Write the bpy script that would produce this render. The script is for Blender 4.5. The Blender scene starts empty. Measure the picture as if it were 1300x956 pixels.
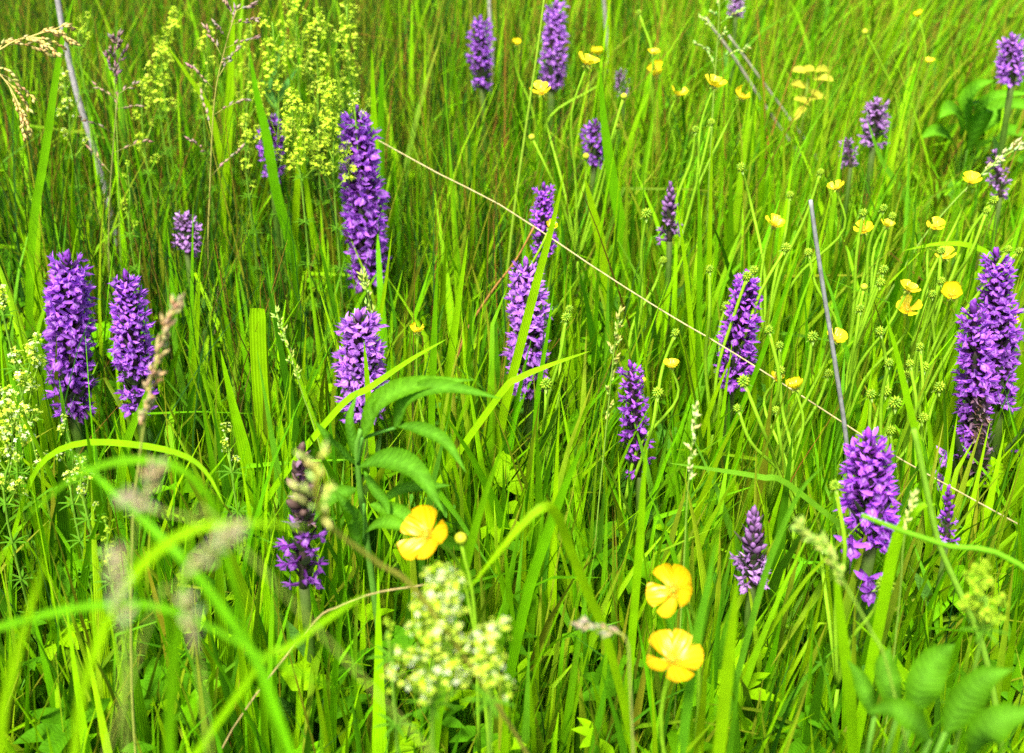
import bpy, math, random
import numpy as np
from mathutils import Vector, Matrix, Quaternion

# ------------------------------------------------------------------ camera, sky, sun, exposure
random.seed(11); rng = np.random.default_rng(11)
scene = bpy.context.scene
COL = scene.collection
CAM_H, PITCH, HFOV = 0.72, math.radians(30), math.radians(42)
F = 650 / math.tan(HFOV / 2)                       # focal length in photograph pixels (1300 wide)
cam_d = bpy.data.cameras.new('camera'); cam = bpy.data.objects.new('camera', cam_d); COL.objects.link(cam)
cam.location = (0, 0, CAM_H); cam.rotation_euler = (math.pi/2 - PITCH, 0, 0)
cam_d.sensor_width = 36; cam_d.lens = 18 / math.tan(HFOV / 2)
cam_d.clip_start = 0.01; cam_d.clip_end = 500
cam_d.dof.use_dof = True; cam_d.dof.focus_distance = 0.92; cam_d.dof.aperture_fstop = 9
scene.camera = cam
SUN_EL, SUN_AZ = math.radians(58), math.radians(200)   # high, behind the camera and a little left
w = bpy.data.worlds.new('World'); scene.world = w; w.use_nodes = True
nt = w.node_tree; bg = nt.nodes['Background']
sky = nt.nodes.new('ShaderNodeTexSky'); sky.sky_type = 'NISHITA'; sky.sun_disc = False
sky.sun_elevation = SUN_EL; sky.sun_rotation = SUN_AZ; sky.air_density = 0.8; sky.dust_density = 4.0; sky.ozone_density = 0.6
nt.links.new(sky.outputs[0], bg.inputs[0]); bg.inputs[1].default_value = 0.09
sun_d = bpy.data.lights.new('sun', 'SUN'); sun = bpy.data.objects.new('sun', sun_d); COL.objects.link(sun)
sun_d.energy = 3.3; sun_d.angle = math.radians(14); sun_d.color = (1.0, 0.95, 0.86)
sdir = Vector((math.sin(SUN_AZ)*math.cos(SUN_EL), math.cos(SUN_AZ)*math.cos(SUN_EL), math.sin(SUN_EL)))
sun.rotation_euler = sdir.to_track_quat('Z', 'Y').to_euler(); sun.location = (0, 0, 5)
vs = scene.view_settings; vs.view_transform = 'Standard'; vs.look = 'None'; vs.exposure = 1.85; vs.gamma = 1
scene.cycles.max_bounces = 4; scene.cycles.use_adaptive_sampling = True; scene.cycles.adaptive_threshold = 0.012; scene.cycles.diffuse_bounces = 2; scene.cycles.glossy_bounces = 1; scene.cycles.transmission_bounces = 3; scene.cycles.transparent_max_bounces = 4; scene.cycles.use_denoising = False   # fine blades smear otherwise

# ------------------------------------------------------------------ projection helpers
CP = Vector((0, 0, CAM_H)); FW = Vector((0, math.cos(PITCH), -math.sin(PITCH)))
RT = Vector((1, 0, 0)); UP = Vector((0, math.sin(PITCH), math.cos(PITCH)))
def ray(px, py): return FW*F + RT*(px-650) + UP*(478-py)
def at_h(px, py, h):
    d = ray(px, py); return CP + d*((h-CAM_H)/d.z)
def at_y(px, py, Y):
    d = ray(px, py); return CP + d*(Y/d.y)
def depth(p): return (p-CP).dot(FW)
def ppm(p): return F/depth(p)                      # photograph pixels per metre at p
def ground(x, y):
    return 0.010*np.sin(3.1*x+1.0)*np.cos(2.3*y) + 0.006*np.sin(7.7*x+5.1*y) + 0.004*np.sin(17*x-13*y)

# ------------------------------------------------------------------ materials
def mat_plant(name, rough=0.45, spec=0.35, transl=0.35, noise=0.18, nscale=120, veins=False, objvar=0.0, lip=False, pinnate=False):
    m = bpy.data.materials.new(name); m.use_nodes = True
    t = m.node_tree; N = t.nodes; L = t.links; N.clear()
    out = N.new('ShaderNodeOutputMaterial'); pr = N.new('ShaderNodeBsdfPrincipled')
    at = N.new('ShaderNodeAttribute'); at.attribute_name = 'col'
    c = at.outputs['Color']
    tc = N.new('ShaderNodeTexCoord')
    nz = N.new('ShaderNodeTexNoise'); nz.inputs['Scale'].default_value = nscale; nz.inputs['Detail'].default_value = 3
    L.new(tc.outputs['Object'], nz.inputs['Vector'])
    mr = N.new('ShaderNodeMapRange'); mr.inputs['From Min'].default_value = 0.3; mr.inputs['From Max'].default_value = 0.7
    mr.inputs['To Min'].default_value = 1-noise; mr.inputs['To Max'].default_value = 1+noise
    L.new(nz.outputs['Fac'], mr.inputs['Value'])
    val = mr.outputs[0]
    if objvar:
        oi = N.new('ShaderNodeObjectInfo'); mo = N.new('ShaderNodeMapRange')
        mo.inputs['To Min'].default_value = 1-objvar; mo.inputs['To Max'].default_value = 1+objvar
        L.new(oi.outputs['Random'], mo.inputs['Value'])
        mm = N.new('ShaderNodeMath'); mm.operation = 'MULTIPLY'; L.new(val, mm.inputs[0]); L.new(mo.outputs[0], mm.inputs[1]); val = mm.outputs[0]
    uv = N.new('ShaderNodeAttribute'); uv.attribute_name = 'uvw'
    sx = N.new('ShaderNodeSeparateXYZ'); L.new(uv.outputs['Vector'], sx.inputs[0])
    nrm = None
    if veins:                                      # fine ribs along the blade: colour and relief
        w1 = N.new('ShaderNodeMath'); w1.operation = 'MULTIPLY'; w1.inputs[1].default_value = 34
        L.new(sx.outputs['X'], w1.inputs[0])
        w2 = N.new('ShaderNodeMath'); w2.operation = 'SINE'; L.new(w1.outputs[0], w2.inputs[0])
        w3 = N.new('ShaderNodeMapRange'); w3.inputs['From Min'].default_value = -1
        w3.inputs['To Min'].default_value = 0.90; w3.inputs['To Max'].default_value = 1.08
        L.new(w2.outputs[0], w3.inputs['Value'])
        mm = N.new('ShaderNodeMath'); mm.operation = 'MULTIPLY'; L.new(val, mm.inputs[0]); L.new(w3.outputs[0], mm.inputs[1]); val = mm.outputs[0]
        bp = N.new('ShaderNodeBump'); bp.inputs['Strength'].default_value = 0.35; bp.inputs['Distance'].default_value = 0.0006
        L.new(w2.outputs[0], bp.inputs['Height']); nrm = bp.outputs[0]
    if pinnate:                                    # side veins running out from the midrib
        p1 = N.new('ShaderNodeMath'); p1.operation = 'SUBTRACT'; p1.inputs[1].default_value = 0.5; L.new(sx.outputs['X'], p1.inputs[0])
        p2 = N.new('ShaderNodeMath'); p2.operation = 'ABSOLUTE'; L.new(p1.outputs[0], p2.inputs[0])
        p3 = N.new('ShaderNodeMath'); p3.operation = 'MULTIPLY'; p3.inputs[1].default_value = -16; L.new(p2.outputs[0], p3.inputs[0])
        p4 = N.new('ShaderNodeMath'); p4.operation = 'MULTIPLY_ADD'; p4.inputs[1].default_value = 80; L.new(sx.outputs['Y'], p4.inputs[0]); L.new(p3.outputs[0], p4.inputs[2])
        p5 = N.new('ShaderNodeMath'); p5.operation = 'SINE'; L.new(p4.outputs[0], p5.inputs[0])
        p6 = N.new('ShaderNodeMapRange'); p6.inputs['From Min'].default_value = .4; p6.inputs['To Min'].default_value = .95; p6.inputs['To Max'].default_value = 1.10
        L.new(p5.outputs[0], p6.inputs['Value'])
        mm = N.new('ShaderNodeMath'); mm.operation = 'MULTIPLY'; L.new(val, mm.inputs[0]); L.new(p6.outputs[0], mm.inputs[1]); val = mm.outputs[0]
        bp = N.new('ShaderNodeBump'); bp.inputs['Strength'].default_value = 0.25; bp.inputs['Distance'].default_value = 0.0006
        L.new(p5.outputs[0], bp.inputs['Height']); nrm = bp.outputs[0]
    mx = N.new('ShaderNodeVectorMath'); mx.operation = 'SCALE'; L.new(c, mx.inputs[0]); L.new(val, mx.inputs['Scale'])
    c = mx.outputs[0]
    if lip:                                        # dark loops and dots on the orchid lip (uvw = lip coordinates, z = 1 on the lip)
        ln = N.new('ShaderNodeVectorMath'); ln.operation = 'LENGTH'
        cb = N.new('ShaderNodeCombineXYZ'); L.new(sx.outputs['X'], cb.inputs[0]); L.new(sx.outputs['Y'], cb.inputs[1]); L.new(cb.outputs[0], ln.inputs[0])
        a1 = N.new('ShaderNodeMath'); a1.operation = 'MULTIPLY'; a1.inputs[1].default_value = 15; L.new(ln.outputs['Value'], a1.inputs[0])
        n2 = N.new('ShaderNodeTexNoise'); n2.inputs['Scale'].default_value = 4; L.new(uv.outputs['Vector'], n2.inputs['Vector'])
        a2 = N.new('ShaderNodeMath'); a2.operation = 'MULTIPLY_ADD'; a2.inputs[1].default_value = 7; L.new(n2.outputs['Fac'], a2.inputs[0]); L.new(a1.outputs[0], a2.inputs[2])
        a3 = N.new('ShaderNodeMath'); a3.operation = 'SINE'; L.new(a2.outputs[0], a3.inputs[0])
        a4 = N.new('ShaderNodeMapRange'); a4.inputs['From Min'].default_value = 0.35; a4.inputs['From Max'].default_value = 0.8
        L.new(a3.outputs[0], a4.inputs['Value'])
        a5 = N.new('ShaderNodeMath'); a5.operation = 'MULTIPLY'; L.new(a4.outputs[0], a5.inputs[0]); L.new(sx.outputs['Z'], a5.inputs[1])
        mc = N.new('ShaderNodeMix'); mc.data_type = 'RGBA'; mc.inputs['B'].default_value = (0.09, 0.008, 0.17, 1)
        a6 = N.new('ShaderNodeMath'); a6.operation = 'MULTIPLY'; a6.inputs[1].default_value = 0.75; L.new(a5.outputs[0], a6.inputs[0])
        L.new(a6.outputs[0], mc.inputs['Factor']); L.new(c, mc.inputs['A']); c = mc.outputs['Result']
    L.new(c, pr.inputs['Base Color']); pr.inputs['Roughness'].default_value = rough
    pr.inputs['Specular IOR Level'].default_value = spec
    if nrm: L.new(nrm, pr.inputs['Normal'])
    if transl > 0:
        tr = N.new('ShaderNodeBsdfTranslucent'); L.new(c, tr.inputs['Color'])
        ms = N.new('ShaderNodeMixShader'); ms.inputs[0].default_value = transl
        L.new(pr.outputs[0], ms.inputs[1]); L.new(tr.outputs[0], ms.inputs[2]); L.new(ms.outputs[0], out.inputs[0])
    else:
        L.new(pr.outputs[0], out.inputs[0])
    return m
M = dict(
    grass=mat_plant('grass_blade', 0.5, 0.10, 0.40, 0.14, 60, veins=True),
    leaf=mat_plant('herb_leaf', 0.65, 0.04, 0.35, 0.16, 160, pinnate=True),
    stem=mat_plant('green_stem', 0.6, 0.12, 0.15, 0.12, 150),
    dry=mat_plant('dry_straw', 0.75, 0.2, 0.05, 0.3, 220),
    orchid=mat_plant('orchid_petal', 0.5, 0.25, 0.35, 0.16, 400, objvar=0.32, lip=True),
    bract=mat_plant('orchid_bract', 0.55, 0.3, 0.2, 0.25, 220, objvar=0.25),
    yellow=mat_plant('buttercup_petal', 0.34, 0.4, 0.30, 0.05, 260, veins=True),
    seed=mat_plant('seed_head', 0.5, 0.3, 0.25, 0.15, 300),
    floret=mat_plant('bedstraw_floret', 0.6, 0.2, 0.50, 0.08, 300),
)
def soil_mat():
    m = bpy.data.materials.new('meadow_soil'); m.use_nodes = True
    t = m.node_tree; N = t.nodes; L = t.links; pr = N['Principled BSDF']
    tc = N.new('ShaderNodeTexCoord'); n1 = N.new('ShaderNodeTexNoise'); n1.inputs['Scale'].default_value = 35; n1.inputs['Detail'].default_value = 8
    L.new(tc.outputs['Object'], n1.inputs['Vector'])
    cr = N.new('ShaderNodeValToRGB'); e = cr.color_ramp.elements
    e[0].position = 0.35; e[0].color = (0.018, 0.013, 0.008, 1); e[1].position = 0.7; e[1].color = (0.03, 0.055, 0.012, 1)
    L.new(n1.outputs['Fac'], cr.inputs[0]); L.new(cr.outputs[0], pr.inputs['Base Color']); pr.inputs['Roughness'].default_value = 0.95
    bp = N.new('ShaderNodeBump'); bp.inputs['Strength'].default_value = 0.8; bp.inputs['Distance'].default_value = 0.01
    L.new(n1.outputs['Fac'], bp.inputs['Height']); L.new(bp.outputs[0], pr.inputs['Normal'])
    return m
M['soil'] = soil_mat()

# ------------------------------------------------------------------ mesh building
def raw_mesh(name, V, Fc, C, U, mat, smooth=True):
    me = bpy.data.meshes.new(name)
    V = np.asarray(V, np.float32).reshape(-1, 3)
    me.from_pydata(V.tolist(), [], Fc)
    a = me.color_attributes.new('col', 'FLOAT_COLOR', 'POINT')
    C = np.asarray(C, np.float32).reshape(-1, 3)
    a.data.foreach_set('color', np.concatenate([C, np.ones((len(C), 1), np.float32)], 1).ravel())
    b = me.attributes.new('uvw', 'FLOAT_VECTOR', 'POINT'); b.data.foreach_set('vector', np.asarray(U, np.float32).ravel())
    if smooth: me.polygons.foreach_set('use_smooth', np.ones(len(me.polygons), bool))
    me.materials.append(mat); me.update()
    return me
class MB:
    def __init__(s): s.V = []; s.F = []; s.C = []; s.U = []
    def add(s, V, Fc, C, U=None):
        o = len(s.V); s.V += [tuple(v) for v in V]; s.F += [tuple(i+o for i in f) for f in Fc]
        if not isinstance(C[0], (tuple, list)): C = [tuple(C)]*len(V)
        s.C += list(C); s.U += list(U) if U else [(0.5, 0.5, 0)]*len(V)
    def mesh(s, name, mat, smooth=True): return raw_mesh(name, s.V, s.F, s.C, s.U, mat, smooth)
    def build(s, name, mat, parent=None, base=None, smooth=True):
        if base is not None: s.V = [(v[0]-base[0], v[1]-base[1], v[2]-base[2]) for v in s.V]
        o = bpy.data.objects.new(name, s.mesh(name, mat, smooth)); COL.objects.link(o); o.parent = parent
        return o
    def tube(s, P, R, n, C):
        P = [Vector(p) for p in P]; m = len(P); V = []; Cc = []; Fc = []; ref = None
        for i, p in enumerate(P):
            T = (P[min(i+1, m-1)]-P[max(i-1, 0)]).normalized()
            if ref is None: ref = T.orthogonal().normalized()
            ref = (ref - T*ref.dot(T)).normalized(); b = T.cross(ref)
            r = R[i] if isinstance(R, (list, tuple)) else R
            for k in range(n):
                a = 2*math.pi*k/n; V.append(p + ref*(r*math.cos(a)) + b*(r*math.sin(a)))
                Cc.append(tuple(C[i]) if isinstance(C[0], (tuple, list)) else tuple(C))
        for i in range(m-1):
            for k in range(n): Fc.append((i*n+k, i*n+(k+1) % n, (i+1)*n+(k+1) % n, (i+1)*n+k))
        Fc.append(tuple(range(n-1, -1, -1))); Fc.append(tuple(range((m-1)*n, m*n)))
        s.add(V, Fc, Cc)
    def ribbon(s, P, W, N, fold=0.2, C=(0.1, 0.3, 0.02), C2=None, serr=0, mid=None, z=0.0):
        """leaf or blade: P centre line, W half widths, N face normal hint (one or per point)"""
        P = [Vector(p) for p in P]; m = len(P); V = []; Cc = []; Fc = []; U = []
        for i, p in enumerate(P):
            T = (P[min(i+1, m-1)]-P[max(i-1, 0)]).normalized()
            n = Vector(N[i]) if isinstance(N, list) else Vector(N)
            S = T.cross(n)
            S = S.normalized() if S.length > 1e-6 else T.orthogonal().normalized()
            nn = S.cross(T).normalized(); hw = W[i]; v = i/(m-1)
            j = T*(serr*hw*(1 if i % 2 else -1)) if serr else Vector((0, 0, 0))
            k = 1-serr*0.9 if (serr and i % 2) else 1
            V += [p - S*hw*k + nn*fold*hw + j, p, p + S*hw*k + nn*fold*hw + j]
            c = tuple(C) if C2 is None else tuple(a*(1-v**3)+b*v**3 for a, b in zip(C, C2))
            Cc += [c, tuple(mid) if mid else c, c]; U += [(0, v, z), (0.5, v, z), (1, v, z)]
        for i in range(m-1):
            a = i*3; Fc += [(a, a+1, a+4, a+3), (a+1, a+2, a+5, a+4)]
        s.add(V, Fc, Cc, U)
    def seed(s, p, d, L, r, C, n=4):
        d = Vector(d).normalized(); o = d.orthogonal().normalized(); b = d.cross(o); p = Vector(p)
        V = [p] + [p + d*L*0.4 + o*(r*math.cos(2*math.pi*k/n)) + b*(r*math.sin(2*math.pi*k/n)) for k in range(n)] + [p + d*L]
        s.add(V, [(0, 1+(k+1) % n, 1+k) for k in range(n)] + [(n+1, 1+k, 1+(k+1) % n) for k in range(n)], C)
def smooth_path(P, n=14):
    P = [Vector(p) for p in P]
    if len(P) == 2: return [P[0].lerp(P[1], i/(n-1)) for i in range(n)]
    Q = [P[0]*2-P[1]] + P + [P[-1]*2-P[-2]]; out = []; m = len(P)-1
    for i in range(n):
        t = i/(n-1)*m; k = min(int(t), m-1); u = t-k; a, b, c, d = Q[k:k+4]
        out.append(0.5*((2*b) + (c-a)*u + (2*a-5*b+4*c-d)*u*u + (3*b-a-3*c+d)*u**3))
    return out
def to_ground(p, t):
    """points that carry a stem from p (moving along t) down into the ground"""
    p = Vector(p); t = Vector(t).normalized(); out = []; drop = p.z - float(ground(p.x, p.y)) + 0.01
    if drop <= 0: return out
    tt = Vector((t.x, t.y, min(t.z, -0.4))).normalized(); q = p
    for i in range(3):
        d = tt.lerp(Vector((0, 0, -1)), (i+1)/3.0).normalized(); q = q + d*(drop/3/max(0.3, -d.z)); out.append(q)
    return out
def thing(name, label, cat, base, group=None):
    o = bpy.data.objects.new(name, None); COL.objects.link(o); o.location = base; o.empty_display_size = 0.02
    o['label'] = label; o['category'] = cat
    if group: o['group'] = group
    return o
def tag(o, label, cat, group=None, kind=None):
    o['label'] = label; o['category'] = cat
    if group: o['group'] = group
    if kind: o['kind'] = kind
    return o
def inst(name, me, parent, X, Z, loc, scale, base):
    """object sharing mesh me, local +X along X, local +Z near Z"""
    X = Vector(X).normalized(); Z = Vector(Z); Y = Z.cross(X)
    Y = Y.normalized() if Y.length > 1e-6 else X.orthogonal().normalized(); Z = X.cross(Y)
    sc = scale if isinstance(scale, (tuple, list)) else (scale,)*3
    m = Matrix(((X.x*sc[0], Y.x*sc[1], Z.x*sc[2], loc[0]-base[0]), (X.y*sc[0], Y.y*sc[1], Z.y*sc[2], loc[1]-base[1]), (X.z*sc[0], Y.z*sc[1], Z.z*sc[2], loc[2]-base[2]), (0, 0, 0, 1)))
    o = bpy.data.objects.new(name, me); COL.objects.link(o); o.parent = parent; o.matrix_basis = m
    return o
def U(a, b): return random.uniform(a, b)
def gz(p): return Vector((p[0], p[1], float(ground(p[0], p[1]))))

# ------------------------------------------------------------------ what stands where (photograph pixels, tip height in metres)
# orchids: tip px, spike foot px, tip height, width px, flower count, style, extra, label
ORCHIDS = [
 ((85,330),(92,524),.30,70,92,'deep','','tallest dense violet orchid at the left edge, beside a slightly shorter one'),
 ((160,352),(176,522),.295,58,66,'deep','','slightly shorter violet orchid just right of the densest left-edge orchid'),
 ((453,143),(468,366),.34,64,96,'deep','','long slender violet orchid spike standing tall above the straw stalk end'),
 ((455,405),(463,530),.27,70,62,'pale','','stout lilac orchid just behind the serrated compound leaves'),
 ((668,338),(672,500),.29,64,64,'pale','','lilac orchid in the middle, crossed by a broad green blade'),
 ((800,462),(812,604),.26,46,30,'vivid','','thin loose violet orchid with few flowers, low in the middle right'),
 ((948,352),(928,492),.29,58,50,'vivid','','bright violet orchid standing where the long straw stalk ends'),
 ((1102,560),(1106,692),.30,80,46,'vivid','drop','large bright violet orchid at the foot of the grey stick'),
 ((1265,325),(1270,520),.32,58,84,'deep','','tall violet orchid at right edge, behind the partly withered one'),
 ((1236,390),(1242,612),.30,60,74,'deep','wither','violet orchid with brown withered lower flowers at right edge'),
 ((957,652),(955,742),.24,56,30,'faded','bud','low fading mauve orchid with a dark bud tip beside a big buttercup'),
 ((383,575),(386,745),.31,66,24,'dusk','brownbud','orchid with brown closed bud tip and few purple flowers in the blurred foreground'),
 ((345,152),(346,224),.30,42,34,'deep','','short violet orchid in front of the yellow-green bedstraw mass'),
 ((610,25),(612,112),.31,37,36,'deep','','violet orchid at the top, left of the two far orchids side by side'),
 ((706,6),(700,116),.32,40,52,'pale','','lilac orchid at the top, right of the two far orchids side by side'),
 ((756,156),(754,212),.27,34,20,'deep','','small violet orchid below the group of far buttercups'),
 ((690,238),(690,326),.30,37,34,'vivid','','small violet orchid with a yellow buttercup flower in front of it'),
 ((851,236),(850,306),.29,36,16,'faded','bud','sparse faded mauve orchid with a dark tip among buttercup stems'),
 ((1112,130),(1108,186),.30,38,18,'faded','','faded lilac orchid in the upper right, right of a smaller companion'),
 ((1074,178),(1080,212),.27,26,9,'faded','','smallest faded orchid, left companion of the faded upper right orchid'),
 ((1284,50),(1284,108),.33,42,30,'pale','','lilac orchid at the top right edge above a broad leaf'),
 ((1264,194),(1270,250),.29,30,9,'faded','','sparse dark-tipped orchid at right edge behind a grass seed head'),
 ((236,276),(238,322),.26,38,22,'faded','','small pale lilac orchid alone among dark rushes on the left'),
 ((788,90),(791,122),.25,20,10,'faded','','tiny blurred far orchid behind the buttercup group'),
 ((936,-8),(934,20),.30,22,12,'faded','','dark blurred far orchid touching the top edge of the picture'),
 ((1204,622),(1202,690),.24,32,14,'deep','bud','short dark orchid half hidden beside the withered orchid\'s stem'),
]
BIG = [   # face-on buttercups: centre px, width px, height, normal tilt, label
 ((544,680),70,.33,(-.50,-.55,.62),'large golden buttercup facing the camera beside the serrated leaves'),
 ((857,750),66,.31,(-.50,-.50,.66),'large golden buttercup, upper of the two in the lower middle right'),
 ((853,840),70,.30,(.05,-.25,.95),'large golden buttercup, lower of the two in the lower middle right'),
]
# smaller buttercup plants: tip height of the top head, flowers (px,py,w), seed heads (px,py,w), label
BUTTER = [
 (.36,[(745,82,29),(688,118,25)],[(675,174,9),(744,198,9),(792,122,9),(783,160,8)],'buttercup with two open flowers just below the far lilac orchid'),
 (.36,[(833,95,24),(860,121,22),(830,69,15)],[(811,16,8)],'buttercup with three flowers left of the feathery green panicle'),
 (.36,[(906,110,27),(941,124,22)],[(903,155,11),(883,164,10)],'buttercup with one open and one petal-shedding flower under the feathery panicle'),
 (.33,[(982,287,24),(1062,240,20)],[(941,212,13),(1003,247,11),(1042,218,10)],'long-stemmed buttercup flowering left of the grey stick tip'),
 (.33,[(1187,289,22),(1232,231,24)],[(1262,254,13),(1253,267,11)],'buttercup with two flowers below the leaning grass head at right'),
 (.32,[(1097,294,24),(1126,288,18)],[(1096,270,12),(1122,264,11),(1133,274,11),(1026,320,12)],'buttercup with bunched flowers just right of the grey stick tip'),
 (.32,[(1200,327,25),(1207,376,28)],[(1195,318,12),(1195,356,11),(1184,373,11),(1280,316,11),(1294,318,10)],'buttercup with two flowers left of the tall right-edge orchid'),
 (.31,[(1152,369,27),(1152,395,31)],[(1122,342,13),(1118,358,13),(1097,364,10),(1092,391,12)],'buttercup with two wide flowers one above the other'),
 (.30,[(1060,432,27)],[(1052,474,13),(990,438,11),(1032,427,15),(976,418,12)],'buttercup flowering in front of the grey stick'),
 (.29,[(1010,493,25),(985,482,18)],[(990,470,14),(944,484,18),(936,518,12),(985,520,11)],'low buttercup with seed heads at the foot of the bright violet orchid'),
 (.32,[],[(957,343,14),(949,350,14),(922,388,13),(901,341,11),(998,314,14)],'buttercup gone to seed above the bright violet orchid'),
 (.29,[],[(1168,440,12),(1117,420,13),(1155,461,12),(1173,465,14),(1150,476,13),(1193,491,16)],'buttercup with six green seed heads left of the withered orchid'),
 (.28,[],[(1106,500,14),(1125,496,15),(1137,511,18),(1129,460,12),(1172,530,15),(1131,546,14)],'bushy buttercup with crowded seed heads below the two wide flowers'),
 (.27,[(530,421,20)],[],'single small buttercup right of the stout lilac orchid'),
 (.29,[(853,466,19)],[(858,422,12),(835,498,16),(816,482,10)],'buttercup with one small flower right of the thin loose orchid'),
 (.28,[],[(719,403,14),(723,392,11),(693,487,17)],'buttercup with three seed heads right of the crossed lilac orchid'),
 (.31,[(698,290,17)],[],'single buttercup flower in front of the small violet orchid'),
 (.30,[],[(1042,690,17),(1124,742,26),(1060,616,16)],'foreground buttercup with blurred seed heads around the large bright orchid'),
 (.24,[(1281,412,22)],[],'buttercup flower peeping out behind the tall right-edge orchid'),
 (.33,[(1166,21,13),(1179,80,14)],[(1098,40,8)],'tiny blurred buttercup near the top right corner'),
 (.30,[],[(821,271,15),(842,330,11)],'buttercup seed head beside the sparse faded orchid'),
 (.31,[(759,69,17),(656,57,13)],[],'blurred far buttercup between the two far orchids'),
]
BOXES = []                                         # where something must stay in view: px box and depth
def keep(x0, y0, x1, y1, d): BOXES.append((x0, y0, x1, y1, d))
for (t, b, h, wd, n, st, ex, lab) in ORCHIDS:
    keep(min(t[0], b[0])-wd*.5, t[1]-2, max(t[0], b[0])+wd*.5, b[1]-6, depth(at_h(t[0], t[1], h)))
for (c, wd, h, nn, lab) in BIG: keep(c[0]-wd*.55, c[1]-wd*.55, c[0]+wd*.55, c[1]+wd*.55, depth(at_h(c[0], c[1], h)))
BUT_Y = []
for (h, fl, sd, lab) in BUTTER:
    top = min(fl+sd, key=lambda q: q[1]); Y = at_h(top[0], top[1], h).y; BUT_Y.append(Y)
    for (x, y, wd) in fl+sd: keep(x-wd*.6, y-wd*.55, x+wd*.6, y+wd*.6, depth(at_y(x, y, Y)))
keep(325, 5, 475, 232, 1.22); keep(5, 425, 60, 590, 0.80); keep(510, 740, 655, 880, 0.55); keep(160, 40, 230, 160, 1.30)
keep(415, 475, 635, 690, 0.74); keep(1175, 105, 1300, 190, 1.6); keep(1080, 822, 1300, 950, .48); keep(1026, 253, 1080, 570, 0.88); keep(0, 35, 80, 150, 0.8)
for i in range(12): keep(483+427*i/12, 180+255*i/12-3, 483+427*(i+1)/12, 180+255*(i+1)/12+3, 0.95)
BX = np.array(BOXES)

# ------------------------------------------------------------------ ground
gn = 140; gx = np.concatenate([[-300, -60, -15], np.linspace(-4, 4, gn), [15, 60, 300]]); gy = np.concatenate([[-300, -40, -8], np.linspace(-2, 8, gn), [20, 80, 300]])
GX, GY = np.meshgrid(gx, gy); GZ = np.where((abs(GX) < 5) & (abs(GY) < 9), ground(GX, GY), 0)
n = len(gx); idx = np.arange(n*n).reshape(n, n)
gf = np.stack([idx[:-1, :-1], idx[:-1, 1:], idx[1:, 1:], idx[1:, :-1]], -1).reshape(-1, 4).tolist()
gv = np.stack([GX, GY, GZ], -1).reshape(-1, 3)
go = bpy.data.objects.new('ground', raw_mesh('ground', gv, gf, np.full((n*n, 3), .03), np.zeros((n*n, 3)), M['soil'])); COL.objects.link(go)
tag(go, 'dark moist meadow soil with moss showing between the grass', 'ground', kind='structure')

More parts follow.
